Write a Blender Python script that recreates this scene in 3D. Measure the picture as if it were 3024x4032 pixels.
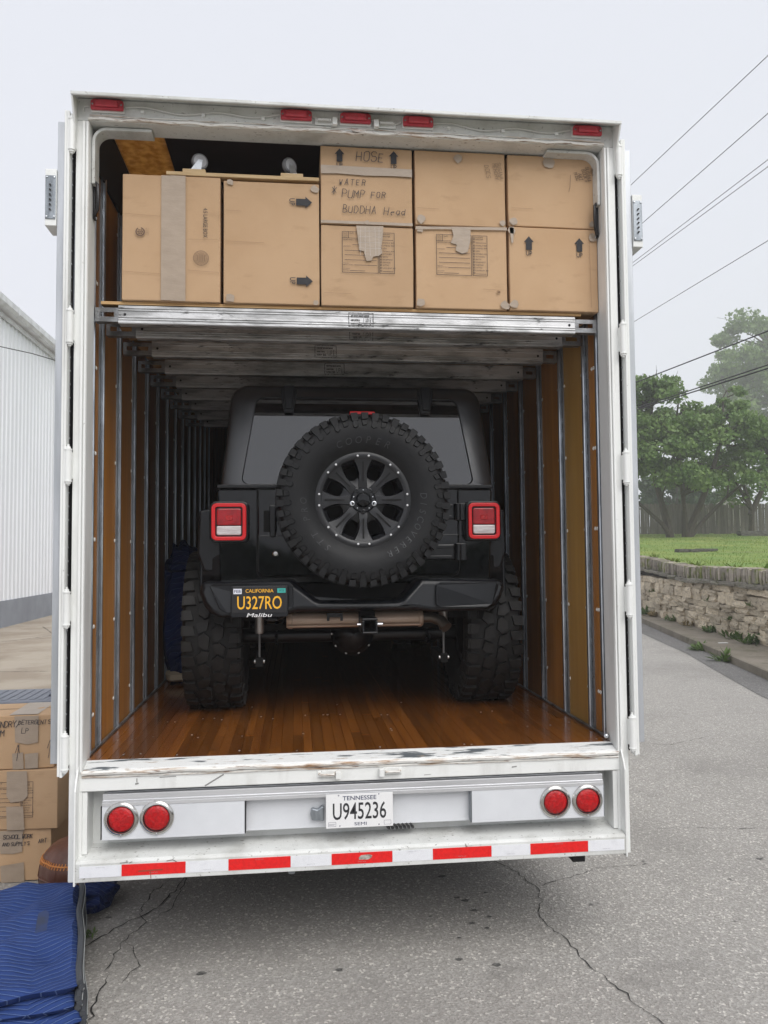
import bpy, bmesh, math, random
import numpy as np
from mathutils import Vector, Matrix, noise
random.seed(7); rng = np.random.default_rng(7)
for o in list(bpy.data.objects): bpy.data.objects.remove(o)
S = bpy.context.scene
COL = S.collection
R = math.radians
# ------------------------------------------------------------------ camera
cam = bpy.data.cameras.new('camera'); camo = bpy.data.objects.new('camera', cam); COL.objects.link(camo)
YAW, PITCH, ROLL = 0.1124, 0.0502, -0.0085
f = Vector((math.sin(YAW)*math.cos(PITCH), math.cos(YAW)*math.cos(PITCH), math.sin(PITCH)))
r0 = Vector((math.cos(YAW), -math.sin(YAW), 0)); u0 = r0.cross(f)
rr = math.cos(ROLL)*r0 + math.sin(ROLL)*u0; uu = -math.sin(ROLL)*r0 + math.cos(ROLL)*u0
m = Matrix((rr, uu, -f)).transposed().to_4x4(); m.translation = Vector((-0.2928, -3.6786, 1.90))
camo.matrix_world = m
cam.sensor_fit = 'HORIZONTAL'; cam.sensor_width = 36; cam.lens = 36*3096.84/3024
cam.clip_start = 0.05; cam.clip_end = 900
S.camera = camo
# ------------------------------------------------------------------ sky, sun, exposure
W = bpy.data.worlds.new('World'); S.world = W; W.use_nodes = True
nt = W.node_tree; nt.nodes.clear()
sky = nt.nodes.new('ShaderNodeTexSky'); sky.sky_type = 'NISHITA'; sky.sun_disc = False
SUN_EL, SUN_AZ = R(48), R(158)
sky.sun_elevation = SUN_EL; sky.sun_rotation = SUN_AZ
sky.air_density = 1.0; sky.dust_density = 4.0; sky.ozone_density = 1.0
hs = nt.nodes.new('ShaderNodeHueSaturation'); hs.inputs['Saturation'].default_value = 0.25
mx = nt.nodes.new('ShaderNodeMix'); mx.data_type = 'RGBA'; mx.inputs[0].default_value = 0.88
mx.inputs[7].default_value = (7.5, 7.72, 8.4, 1)
bg = nt.nodes.new('ShaderNodeBackground'); bg.inputs[1].default_value = 0.075
wo = nt.nodes.new('ShaderNodeOutputWorld')
nt.links.new(sky.outputs[0], hs.inputs['Color']); nt.links.new(hs.outputs[0], mx.inputs[6])
nt.links.new(mx.outputs[2], bg.inputs[0]); nt.links.new(bg.outputs[0], wo.inputs[0])
sun = bpy.data.lights.new('sun', 'SUN'); sun.energy = 1.5; sun.angle = R(50); sun.color = (1, .97, .93)
suno = bpy.data.objects.new('sun', sun); COL.objects.link(suno)
sd = Vector((math.sin(SUN_AZ)*math.cos(SUN_EL), math.cos(SUN_AZ)*math.cos(SUN_EL), math.sin(SUN_EL)))
suno.rotation_euler = sd.to_track_quat('Z', 'Y').to_euler(); suno.location = sd*60
S.view_settings.view_transform = 'Standard'; S.view_settings.look = 'None'
S.view_settings.exposure = 0.66; S.view_settings.gamma = 1.0; S.view_settings.use_curve_mapping = False
S.render.engine = 'CYCLES'
cy = S.cycles
cy.max_bounces = 7; cy.diffuse_bounces = 4; cy.glossy_bounces = 4; cy.transmission_bounces = 4; cy.volume_bounces = 1
cy.transparent_max_bounces = 8; cy.use_denoising = True; cy.adaptive_threshold = .02; cy.sample_clamp_indirect = 6
cy.caustics_reflective = False; cy.caustics_refractive = False

# ------------------------------------------------------------------ material helper
MATS = {}
def mk(name, c, rough=.5, metal=0, c2=None, scale=5, st=(1,1,1), thr=(.42,.62), c3=None, scale3=20, st3=(1,1,1), thr3=(.55,.65),
       bump=0, bscale=40, bst=None, coat=0, rnd=0, ior=1.5, trans=0, sub=0, rough2=None, sheen=0, geo=False):
    M = bpy.data.materials.new(name); M.use_nodes = True; t = M.node_tree; b = t.nodes['Principled BSDF']; L = t.links.new
    b.inputs['Roughness'].default_value = rough; b.inputs['Metallic'].default_value = metal; b.inputs['IOR'].default_value = ior
    b.inputs['Coat Weight'].default_value = coat; b.inputs['Coat Roughness'].default_value = .08
    b.inputs['Transmission Weight'].default_value = trans; b.inputs['Sheen Weight'].default_value = sheen
    tc = t.nodes.new('ShaderNodeTexCoord')
    src = tc.outputs['Object']
    if geo: src = t.nodes.new('ShaderNodeNewGeometry').outputs['Position']
    def tex(sc, s, det=6):
        mp = t.nodes.new('ShaderNodeMapping'); mp.inputs['Scale'].default_value = s; L(src, mp.inputs[0])
        if rnd:
            oi = t.nodes.new('ShaderNodeObjectInfo'); mu = t.nodes.new('ShaderNodeMath'); mu.operation = 'MULTIPLY'; mu.inputs[1].default_value = 37
            L(oi.outputs['Random'], mu.inputs[0]); L(mu.outputs[0], mp.inputs['Location'])
        n = t.nodes.new('ShaderNodeTexNoise'); n.inputs['Scale'].default_value = sc; n.inputs['Detail'].default_value = det; n.inputs['Roughness'].default_value = .6
        L(mp.outputs[0], n.inputs['Vector']); return n.outputs['Fac']
    def ramp(o, a, z):
        r = t.nodes.new('ShaderNodeMapRange'); r.inputs[1].default_value = a; r.inputs[2].default_value = z; L(o, r.inputs[0]); return r.outputs[0]
    col = None
    def mix(fac, A, B):
        x = t.nodes.new('ShaderNodeMix'); x.data_type = 'RGBA'; L(fac, x.inputs[0])
        if isinstance(A, tuple): x.inputs[6].default_value = (*A, 1)
        else: L(A, x.inputs[6])
        x.inputs[7].default_value = (*B, 1); return x.outputs[2]
    cur = c
    if c2:
        fac = ramp(tex(scale, st), *thr); cur = mix(fac, cur, c2)
        if rough2 is not None:
            q = t.nodes.new('ShaderNodeMapRange'); q.inputs[3].default_value = rough; q.inputs[4].default_value = rough2; L(fac, q.inputs[0]); L(q.outputs[0], b.inputs['Roughness'])
    if c3: cur = mix(ramp(tex(scale3, st3), *thr3), cur, c3)
    if rnd:
        oi = t.nodes.new('ShaderNodeObjectInfo'); h = t.nodes.new('ShaderNodeHueSaturation'); q = t.nodes.new('ShaderNodeMapRange')
        q.inputs[3].default_value = 1-rnd; q.inputs[4].default_value = 1+rnd; L(oi.outputs['Random'], q.inputs[0]); L(q.outputs[0], h.inputs['Value'])
        if isinstance(cur, tuple): h.inputs['Color'].default_value = (*cur, 1)
        else: L(cur, h.inputs['Color'])
        cur = h.outputs[0]
    if isinstance(cur, tuple): b.inputs['Base Color'].default_value = (*cur, 1)
    else: L(cur, b.inputs['Base Color'])
    if bump:
        bn = t.nodes.new('ShaderNodeBump'); bn.inputs['Strength'].default_value = bump; bn.inputs['Distance'].default_value = .01
        L(tex(bscale, bst or (1,1,1), 4), bn.inputs['Height']); L(bn.outputs[0], b.inputs['Normal'])
    MATS[name] = M
    return M
white = mk('white_paint', (.82,.83,.81), .38, c2=(.62,.62,.595), scale=2.2, st=(4,4,.7), thr=(.5,.78), c3=(.33,.32,.29), scale3=38, thr3=(.70,.76), bump=.06, bscale=60)
white_dirty = mk('grimy_white_paint', (.70,.71,.69), .45, c2=(.44,.44,.41), scale=5, thr=(.45,.75), c3=(.16,.145,.125), scale3=45, st3=(1,2,1), thr3=(.615,.70), bump=.08, bscale=50)
rustwhite = mk('rusty_white_paint', (.76,.75,.71), .5, c2=(.36,.21,.10), scale=5, st=(1.0,6,6), thr=(.5,.68), c3=(.16,.07,.03), scale3=14, st3=(1,8,14), thr3=(.55,.66), bump=.15, bscale=60)
sillmat = mk('scraped_sill_paint', (.70,.71,.70), .5, c2=(.10,.115,.125), scale=3.2, st=(1,9,9), thr=(.55,.60), c3=(.34,.26,.19), scale3=20, st3=(.6,5,5), thr3=(.60,.70), bump=.2, bscale=50)
alumdk = mk('dull_aluminium', (.56,.58,.61), .45, .6, c2=(.42,.44,.46), scale=3, st=(3,3,.4))
alum = mk('brushed_aluminium', (.80,.81,.83), .36, .75, c2=(.66,.67,.69), scale=4, st=(.3,3,3), bump=.04, bscale=90, bst=(.1,1,1))
whitealum = mk('white_sheet', (.77,.79,.82), .35, .15, c2=(.66,.68,.71), scale=3, thr=(.4,.8))
beamal = mk('scuffed_aluminium', (.66,.66,.66), .42, .6, c2=(.34,.34,.335), scale=5, st=(1,4,5), thr=(.42,.62), c3=(.03,.03,.03), scale3=9, st3=(1,3,3), thr3=(.60,.70), bump=.1, bscale=50)
beamend = mk('greasy_steel', (.42,.43,.44), .4, .8, c2=(.15,.15,.15), scale=8, thr=(.4,.65))
galv = mk('galvanised_steel', (.34,.37,.40), .42, .7, c2=(.22,.24,.26), scale=6, st=(4,4,.6), bump=.05, bscale=80)
tubem = mk('polished_steel', (.62,.66,.70), .28, .9, c2=(.35,.37,.40), scale=6, st=(4,4,.5))
slotdark = mk('dark_cavity', (.015,.015,.018), .8)
chrome = mk('chrome', (.60,.585,.555), .2, 1.0, c2=(.46,.45,.43), scale=9)
ply = mk('varnished_plywood', (.46,.205,.048), .42, c2=(.32,.128,.028), scale=2.2, st=(6,6,.35), thr=(.35,.7), c3=(.16,.07,.02), scale3=4, st3=(14,14,.5), thr3=(.62,.75), bump=.06, bscale=30, bst=(10,10,.5), rnd=.22)
plyy = mk('yellow_plywood', (.52,.31,.085), .42, c2=(.38,.20,.05), scale=1.6, st=(6,6,.35), thr=(.3,.75), c3=(.20,.09,.03), scale3=3, st3=(14,14,.5), thr3=(.65,.75))
plyedge = mk('plywood_edge', (.56,.36,.16), .6, c2=(.34,.18,.06), scale=3, st=(.5,4,70), thr=(.45,.55))
oak = mk('oak_floor', (.225,.080,.014), .22, c2=(.135,.042,.007), scale=3, st=(9,.5,1), thr=(.3,.7), c3=(.055,.028,.014), scale3=2.2, st3=(1,.6,1), thr3=(.60,.74), bump=.05, bscale=30, bst=(12,.6,1), coat=.35, rnd=.33)
chip = mk('golden_chipboard', (.50,.31,.11), .6, c2=(.33,.18,.055), scale=22, st=(1,.5,1), thr=(.4,.6), c3=(.66,.46,.22), scale3=30, thr3=(.56,.70))
maroon = mk('dark_maroon_lining', (.030,.014,.013), .7, c2=(.018,.008,.008), scale=3)
black = mk('black_lining', (.014,.013,.015), .75)
kraft = mk('kraft_cardboard', (.500,.330,.192), .78, c2=(.450,.288,.160), scale=2.6, thr=(.38,.68), c3=(.40,.255,.14), scale3=7, st3=(1,1,2.5), thr3=(.58,.78), bump=.02, bscale=3, bst=(2,2,60), rnd=.085, geo=True)
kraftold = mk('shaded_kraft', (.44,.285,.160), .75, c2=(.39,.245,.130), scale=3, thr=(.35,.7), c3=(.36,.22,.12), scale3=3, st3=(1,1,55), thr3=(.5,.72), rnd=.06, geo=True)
tapem = mk('packing_tape', (.375,.295,.222), .34, c2=(.335,.262,.196), scale=9, st=(1,1,2), thr=(.4,.65), bump=.15, bscale=16, bst=(1,1,3))
ink = mk('black_ink', (.022,.022,.026), .7)
pen = mk('marker_pen', (.055,.045,.045), .6)
paint = mk('gloss_black_paint', (.002,.0024,.0032), .05, ior=1.46)
plastic = mk('black_textured_plastic', (.0060,.0072,.0098), .32, ior=1.45, bump=.05, bscale=500)
satin = mk('satin_black', (.006,.0068,.0085), .30, ior=1.45)
matteb = mk('satin_black_wheel', (.011,.0115,.0135), .36)
rubber = mk('tyre_rubber', (.0072,.0075,.0085), .52, c2=(.0105,.0107,.0115), scale=8, ior=1.36)
hardm = mk('hardtop_black', (.010,.0112,.014), .30, bump=.05, bscale=500, ior=1.85)
rubber2 = mk('lighter_tread_rubber', (.0125,.0125,.0128), .6, c2=(.019,.0185,.018), scale=12, ior=1.38)  # tread blocks, lighter than the darkened carcass between them
gapm = mk('shadow_gap', (.004,.004,.004), .9)
glass = mk('tinted_glass', (.005,.006,.008), .02, ior=1.95)
redlens = mk('red_lens', (.52,.003,.006), .25, bump=.5, bscale=70, c2=(.36,.002,.004), scale=70, thr=(.4,.6))
redrim = mk('red_lamp_rim', (.72,.012,.018), .25)
darkred = mk('dark_red_lens', (.42,.006,.012), .15, c2=(.28,.004,.008), scale=25)
clear = mk('frosted_clear_lens', (.72,.68,.68), .25, coat=.6, c2=(.55,.48,.48), scale=12, st=(1,1,6))
markred = mk('faded_red_lens', (.50,.035,.055), .35, c2=(.40,.022,.04), scale=18, coat=.2)
markred2 = mk('faded_red_lens_face', (.56,.055,.08), .4, c2=(.48,.045,.06), scale=30)
tapered = mk('red_reflective_tape', (.80,.012,.012), .3, c2=(.70,.01,.01), scale=60)
tapewht = mk('white_reflective_tape', (.80,.81,.84), .32, c2=(.70,.71,.74), scale=30, thr=(.5,.8))
platew = mk('white_plate', (.82,.82,.82), .35); plateb = mk('dark_plate', (.014,.014,.016), .4)
platey = mk('yellow_plate_ink', (.95,.50,.03), .4); navyink = mk('navy_ink', (.015,.025,.09), .4)
stickw = mk('white_sticker', (.75,.77,.85), .5); stickg = mk('teal_sticker', (.05,.45,.40), .5)
muffm = mk('tarnished_exhaust', (.60,.46,.36), .4, .25, c2=(.46,.34,.25), scale=7, st=(.4,2,2))
shockm = mk('silver_shock', (.42,.42,.41), .35, .7)
rivetm = mk('white_rivet', (.80,.78,.72), .5)
grey = mk('grey_plastic', (.19,.205,.245), .5, c2=(.16,.175,.21), scale=8)
groove = mk('groove_shade_rubber', (.009,.009,.009), .8)  # road tyre carcass, shade between the blocks put into a darker colour
cable = mk('white_cable', (.60,.60,.57), .55); blackcable = mk('black_cable', (.012,.012,.014), .4)
zinc = mk('zinc_plate', (.66,.68,.70), .32, .85, c2=(.45,.47,.5), scale=10)
castg = mk('grey_caster_rubber', (.17,.17,.18), .5); pine = mk('pine_block', (.55,.40,.22), .7, c2=(.44,.30,.15), scale=4, st=(1,5,9))
leather = mk('brown_leather', (.115,.040,.022), .40, c2=(.075,.026,.014), scale=8, bump=.2, bscale=120)
thread = mk('orange_thread', (.50,.19,.045), .7)
bind = mk('grey_binding', (.055,.060,.068), .8); bindlt = mk('pale_stitch', (.36,.38,.38), .8)
beige = mk('tan_wrap', (.45,.38,.28), .6)

# ------------------------------------------------------------------ mesh helper
ORG = {}
def finish(o, parent, bevel=0, smooth=False, seg=2):
    if parent is not None: o.parent = parent
    if bevel:
        b = o.modifiers.new('bevel', 'BEVEL'); b.width = bevel; b.segments = 2; b.limit_method = 'ANGLE'; b.angle_limit = R(35)
    return o
class MB:
    def __init__(s): s.v = []; s.f = []
    def add(s, vs, fs):
        n = len(s.v); s.v += [tuple(v) for v in vs]; s.f += [tuple(i+n for i in q) for q in fs]; return s
    def box(s, x0, x1, y0, y1, z0, z1):
        return s.add([(x0,y0,z0),(x1,y0,z0),(x1,y1,z0),(x0,y1,z0),(x0,y0,z1),(x1,y0,z1),(x1,y1,z1),(x0,y1,z1)],
                     [(0,3,2,1),(4,5,6,7),(0,1,5,4),(1,2,6,5),(2,3,7,6),(3,0,4,7)])
    def prism(s, p, ax, a, b, fn=None):
        """polygon p of 2-D points extruded along axis ax ('x': p=(y,z), 'y': p=(x,z), 'z': p=(x,y))"""
        def P(q, h): return {'x':(h,q[0],q[1]), 'y':(q[0],h,q[1]), 'z':(q[0],q[1],h)}[ax]
        n = len(p); A = sum(p[i][0]*p[(i+1)%n][1]-p[(i+1)%n][0]*p[i][1] for i in range(n))
        vs = [P(q,a) for q in p]+[P(q,b) for q in p]
        if fn: vs = [fn(v) for v in vs]
        fs = [tuple(range(n))[::-1], tuple(range(n,2*n))]+[(i,(i+1)%n,n+(i+1)%n,n+i) for i in range(n)]
        if (A > 0) == (ax == 'y'): fs = [q[::-1] for q in fs]
        return s.add(vs, fs)
    def tube(s, pts, r, n=8, cap=True):
        pts = [Vector(p) for p in pts]; k = len(pts); rs = r if isinstance(r, (list,tuple)) else [r]*k
        vs = []; up = None
        for i, p in enumerate(pts):
            d = (pts[min(i+1,k-1)]-pts[max(i-1,0)]).normalized()
            if up is None: up = d.orthogonal().normalized()
            up = (up-d*up.dot(d)).normalized(); w = d.cross(up)
            vs += [p+(up*math.cos(2*math.pi*j/n)+w*math.sin(2*math.pi*j/n))*rs[i] for j in range(n)]
        fs = [(i*n+j,i*n+(j+1)%n,(i+1)*n+(j+1)%n,(i+1)*n+j) for i in range(k-1) for j in range(n)]
        if cap: fs += [tuple(range(n))[::-1], tuple(range((k-1)*n,k*n))]
        return s.add(vs, fs)
    def lathe(s, prof, T, n=32, close=False):
        """prof: (r,h) pairs turned about local z, T maps local points to world"""
        k = len(prof); vs = [T((r*math.cos(2*math.pi*j/n), r*math.sin(2*math.pi*j/n), h)) for r, h in prof for j in range(n)]
        fs = [(i*n+j,i*n+(j+1)%n,((i+1)%k)*n+(j+1)%n,((i+1)%k)*n+j) for i in range(k if close else k-1) for j in range(n)]
        return s.add(vs, fs)
    def grid(s, P, nu, nv, cu=False, cv=False):
        vs = [P(i,j) for i in range(nu) for j in range(nv)]
        fs = [(i*nv+j,((i+1)%nu)*nv+j,((i+1)%nu)*nv+(j+1)%nv,i*nv+(j+1)%nv) for i in range(nu if cu else nu-1) for j in range(nv if cv else nv-1)]
        return s.add(vs, fs)
    def build(s, name, mat, parent=None, bevel=0, smooth=False, org=None, fix=True, loc=None):
        me = bpy.data.meshes.new(name)
        if org is None: org = ORG.get(parent.name, (0,0,0)) if parent is not None else (0,0,0)
        me.from_pydata([(x-org[0],y-org[1],z-org[2]) for x,y,z in s.v], [], s.f)
        if fix:
            bm = bmesh.new(); bm.from_mesh(me); bmesh.ops.recalc_face_normals(bm, faces=bm.faces); bm.to_mesh(me); bm.free()
        me.materials.append(mat)
        if smooth:
            me.polygons.foreach_set('use_smooth', [True]*len(me.polygons))
            try: me.set_sharp_from_angle(angle=R(38))
            except Exception: pass
        o = bpy.data.objects.new(name, me); COL.objects.link(o)
        if loc is not None: o.location = loc
        finish(o, parent, bevel)
        ORG[o.name] = org
        return o
def stuff(o): o['kind'] = 'stuff'; return o
def tag(o, label=None, cat=None, group=None, kind=None):
    if label: o['label'] = label
    if cat: o['category'] = cat
    if group: o['group'] = group
    if kind: o['kind'] = kind
    return o
def thing(name, label, cat, loc=(0,0,0), rotz=0, group=None, local=False):
    o = bpy.data.objects.new(name, None); COL.objects.link(o); o.empty_display_size = .1
    o.location = loc; o.rotation_euler = (0,0,rotz); ORG[o.name] = (0,0,0) if local else tuple(loc)
    return tag(o, label, cat, group)
def share(src, name, loc, parent, scale=(1,1,1), rot=(0,0,0)):
    o = bpy.data.objects.new(name, src); COL.objects.link(o); o.parent = parent; o.location = loc; o.scale = scale; o.rotation_euler = rot
    return o
def boxo(name, b, mat, parent, bevel=0): return MB().box(*b).build(name, mat, parent, bevel)
def basis(o, zax, xax=None):
    z = Vector(zax).normalized(); x = Vector(xax).normalized() if xax else z.orthogonal().normalized(); y = z.cross(x); o = Vector(o)
    return lambda p: o+x*p[0]+y*p[1]+z*p[2]

# ------------------------------------------------------------------ lettering helper
TXT = {}
def textmesh(body, bold=0):
    key = body
    body = body.rstrip('\x01')
    if key != body: bold = .007
    if key not in TXT:
        c = bpy.data.curves.new('t', 'FONT'); c.body = body; c.size = 1; c.resolution_u = 3; c.offset = bold; o = bpy.data.objects.new('t', c)
        me = bpy.data.meshes.new_from_object(o); v = np.array([x.co[:2] for x in me.vertices]); fc = [tuple(p.vertices) for p in me.polygons]
        bpy.data.objects.remove(o); bpy.data.meshes.remove(me)
        TXT[key] = (v, fc)
    return TXT[key]
HAND = dict(A='002640 1232', B='00062635342303 2332412000', C='4536160501103041', D='00062644422000', E='46060040 0333', F='460600 0333', G='453616050110304143 4323',
    H='0600 4640 0343', I='2620', K='0600 4603 0340', L='060040', M='0006234640', N='00064046', O='160501103041453616', P='00062645443303', R='00062645443303 2340',
    S='453616050413334241301001', T='0646 2620', U='060110304146', V='062046', W='0610233046', X='0046 0640', Y='062346 2320')
HAND.update({'*':'2620 0541 0145', '/':'0046', "'":'2625', ' ':'', '^':'2026 132633', 'e':'03434434140211204 1'.replace(' ','')[:16], 'a':'4434140211203142 4440', 'd':'4434140211203142 4640'})
class Decal:
    """flat print laid on a face: origin O, right u, up v"""
    def __init__(s, O, u=(1,0,0), v=(0,0,1)): s.O, s.u, s.v, s.mb = Vector(O), Vector(u), Vector(v), MB()
    def P(s, x, y): return s.O+s.u*x+s.v*y
    def poly(s, pts): s.mb.add([s.P(*p) for p in pts], [tuple(range(len(pts)))]); return s
    def rect(s, x0, x1, y0, y1): return s.poly([(x0,y0),(x1,y0),(x1,y1),(x0,y1)])
    def frame(s, x0, x1, y0, y1, w):
        s.rect(x0,x1,y0,y0+w); s.rect(x0,x1,y1-w,y1); s.rect(x0,x0+w,y0+w,y1-w); return s.rect(x1-w,x1,y0+w,y1-w)
    def line(s, a, b, w):
        a, b = Vector(a), Vector(b); d = b-a
        if d.length < 1e-6: return s
        d.normalize(); n = Vector((-d.y,d.x))*w/2; a = a-d*w*.35; b = b+d*w*.35
        return s.poly([tuple(a-n),tuple(b-n),tuple(b+n),tuple(a+n)])
    def text(s, body, x, y, h, w=None, rot=0, align='l'):
        """fitted to height h and width w, lower left (or centre) corner at x,y"""
        v, fc = textmesh(body); lo, hi = v.min(0), v.max(0); sz = hi-lo; k = h/sz[1]; kx = (w/sz[0]) if w else k
        p = (v-lo)*np.array([kx,k])
        if align == 'c': p -= np.array([sz[0]*kx,h])/2
        c, q = math.cos(rot), math.sin(rot)
        s.mb.add([s.P(x+a*c-b*q, y+a*q+b*c) for a, b in p], fc); return s
    def hand(s, body, x, y, h, lw=.004, sp=.9, rot=0, jit=.08, slant=.12):
        c, q = math.cos(rot), math.sin(rot); X = 0
        for ch in body:
            k = h/6*random.uniform(.9,1.08); dy = random.uniform(-.06,.06)*h
            for st in HAND.get(ch, '').split():
                pts = [(int(st[i]), int(st[i+1])) for i in range(0, len(st)-1, 2)]
                pp = []
                for a, b in pts:
                    a = X+(a*.8+random.uniform(-jit,jit)*3)*k+b*k*slant; b = b*k+dy+random.uniform(-jit,jit)*2*k
                    pp.append((x+a*c-b*q, y+a*q+b*c))
                for a, b in zip(pp, pp[1:]): s.line(a, b, lw)
            X += h*.8*sp*(.45 if ch in "I' " else 1)
        return s
    def disc(s, x, y, r, n=16): return s.poly([(x+r*math.cos(2*math.pi*i/n), y+r*math.sin(2*math.pi*i/n)) for i in range(n)])
    def ring(s, x, y, r0, r1, n=28, a0=0, a1=2*math.pi):
        for i in range(n):
            t, t2 = a0+(a1-a0)*i/n, a0+(a1-a0)*(i+1)/n
            s.poly([(x+r0*math.cos(t),y+r0*math.sin(t)),(x+r1*math.cos(t),y+r1*math.sin(t)),(x+r1*math.cos(t2),y+r1*math.sin(t2)),(x+r0*math.cos(t2),y+r0*math.sin(t2))])
        return s
    def build(s, name, mat, parent): return s.mb.build(name, mat, parent, fix=False)
# ================================================================== SETTING
def asphalt(name, base, agg, sc):
    M = bpy.data.materials.new(name); M.use_nodes = True; t = M.node_tree; b = t.nodes['Principled BSDF']; L = t.links.new
    pos = t.nodes.new('ShaderNodeNewGeometry').outputs['Position']
    def noi(s, d=5, r=.6):
        n = t.nodes.new('ShaderNodeTexNoise'); n.inputs['Scale'].default_value = s; n.inputs['Detail'].default_value = d; n.inputs['Roughness'].default_value = r; L(pos, n.inputs['Vector']); return n.outputs['Fac']
    def mr(o, a, z, c=0, d=1):
        r = t.nodes.new('ShaderNodeMapRange'); r.inputs[1].default_value = a; r.inputs[2].default_value = z; r.inputs[3].default_value = c; r.inputs[4].default_value = d; L(o, r.inputs[0]); return r.outputs[0]
    def mix(fac, A, B, mode='MIX'):
        x = t.nodes.new('ShaderNodeMix'); x.data_type = 'RGBA'; x.blend_type = mode
        if isinstance(fac, float): x.inputs[0].default_value = fac
        else: L(fac, x.inputs[0])
        for i, q in ((6,A),(7,B)):
            if isinstance(q, tuple): x.inputs[i].default_value = (*q,1)
            else: L(q, x.inputs[i])
        return x.outputs[2]
    vo = t.nodes.new('ShaderNodeTexVoronoi'); vo.inputs['Scale'].default_value = sc; L(pos, vo.inputs['Vector'])
    sepc = t.nodes.new('ShaderNodeSeparateColor'); L(vo.outputs['Color'], sepc.inputs[0])
    c = mix(mr(sepc.outputs[0], .25, 1), base, agg)
    c = mix(mr(sepc.outputs[1], .90, .96), c, tuple(min(1, k*2.1) for k in base))
    c = mix(mr(noi(sc*1.6, 2), .60, .72), c, tuple(k*.30 for k in base))
    c = mix(mr(noi(.55), .46, .74, 0, .5), c, tuple(k*.62 for k in base))
    c = mix(mr(noi(2.3), .60, .78, 0, .45), c, tuple(k*.5 for k in base))
    c = mix(mr(noi(6.5, 2), .72, .76, 0, .75), c, (.03,.03,.03))
    L(c, b.inputs['Base Color']); b.inputs['Roughness'].default_value = .88
    bp = t.nodes.new('ShaderNodeBump'); bp.inputs['Strength'].default_value = .55; bp.inputs['Distance'].default_value = .006
    L(vo.outputs['Distance'], bp.inputs['Height']); L(bp.outputs[0], b.inputs['Normal'])
    return M
asph = asphalt('weathered_asphalt', (.292,.277,.255), (.41,.392,.365), 95)
asph_dk = asphalt('gutter_asphalt', (.135,.131,.126), (.20,.193,.185), 60)
conc_tan = mk('tan_concrete', (.40,.345,.275), .85, c2=(.30,.245,.185), scale=.9, thr=(.42,.62), c3=(.17,.145,.115), scale3=1.1, st3=(.5,1.6,1), thr3=(.60,.70), bump=.3, bscale=60)
conc_walk = mk('mossy_concrete', (.235,.205,.165), .9, c2=(.165,.145,.11), scale=1.3, thr=(.35,.65), c3=(.11,.105,.06), scale3=3.5, thr3=(.56,.70), bump=.4, bscale=30)
lawnm = mk('lawn_green', (.135,.225,.036), .9, c2=(.225,.27,.058), scale=.55, thr=(.4,.65), c3=(.21,.16,.075), scale3=.45, st3=(.5,1.4,1), thr3=(.60,.74), bump=.8, bscale=22)
crackm = mk('crack_filler', (.022,.021,.02), .95)
g = MB().add([(-300,-120,0),(300,-120,0),(300,420,0),(-300,420,0)], [(0,1,2,3)]).build('road', asph); tag(g, kind='structure')
def crack(pts, w, seed):
    rd = random.Random(seed); P = []
    for (a, b), (c, d) in zip(pts, pts[1:]):
        n = max(2, int(math.hypot(c-a, d-b)/.035))
        for i in range(n): P.append((a+(c-a)*i/n+rd.uniform(-.014,.014), b+(d-b)*i/n+rd.uniform(-.014,.014)))
    P.append(pts[-1]); mb = MB(); vs = []
    for i, (x, y) in enumerate(P):
        a = P[max(i-1,0)]; b = P[min(i+1,len(P)-1)]; dx, dy = b[0]-a[0], b[1]-a[1]; l = math.hypot(dx, dy) or 1
        k = w*.55*rd.uniform(.15,1.5)*(1 if 0 < i < len(P)-1 else .1)/2
        vs += [(x-dy/l*k, y+dx/l*k, .004), (x+dy/l*k, y-dx/l*k, .004)]
    mb.add(vs, [(2*i,2*i+1,2*i+3,2*i+2) for i in range(len(P)-1)])
    return mb.build('crack', crackm, g)
crack([(-1.10,-.62),(-1.13,-.3),(-1.14,.02),(-1.16,.2),(-1.13,.42),(-1.06,.58),(-1.12,.72),(-1.10,.95),(-.98,1.25)], .011, 1)
crack([(-1.42,.22),(-1.28,.42),(-1.20,.55),(-1.05,.72),(-.98,.95),(-.90,1.3)], .012, 2)
crack([(-1.06,.58),(-.97,.70),(-.95,.88),(-.93,1.2)], .008, 3)
crack([(-1.06,.02),(-1.02,.14),(-1.04,.25),(-1.13,.40)], .006, 4)
crack([(1.30,-.85),(1.137,-.5),(1.05,-.15),(1.028,.0),(.99,.25),(.96,.42),(1.03,.55),(1.06,.72),(1.00,.95),(.85,1.3)], .008, 5)
crack([(1.06,.74),(1.25,.82),(1.5,.95),(1.75,.95)], .007, 6)
crack([(1.62,1.5),(1.9,1.52),(2.3,1.53),(2.9,1.42),(3.6,1.4)], .008, 7)
crack([(2.5,3.6),(2.9,3.9),(3.3,3.7),(3.9,4.0)], .008, 8)
oil = mk('oil_stain', (.075,.073,.07), .8, c2=(.15,.145,.135), scale=60, thr=(.45,.6))
for k, (x, y, r) in enumerate([(-.72,.05,.024),(.62,.62,.028),(.64,.50,.022),(.60,.36,.020),(.66,.30,.016),(.58,.66,.02),(.70,.42,.016),(.55,.95,.03),(.50,.22,.014),(.46,.02,.02),(.62,-.05,.02),(.40,.46,.012),(.75,.7,.016),(-.1,.0,.02)]):
    rd = random.Random(k); n = 14
    MB().add([(x+r*rd.uniform(.55,1.15)*math.cos(i*2*math.pi/n), y+r*.7*rd.uniform(.55,1.15)*math.sin(i*2*math.pi/n), .003+.0001*k) for i in range(n)], [tuple(range(n))]).build('stain', oil, g, fix=False)
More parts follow.
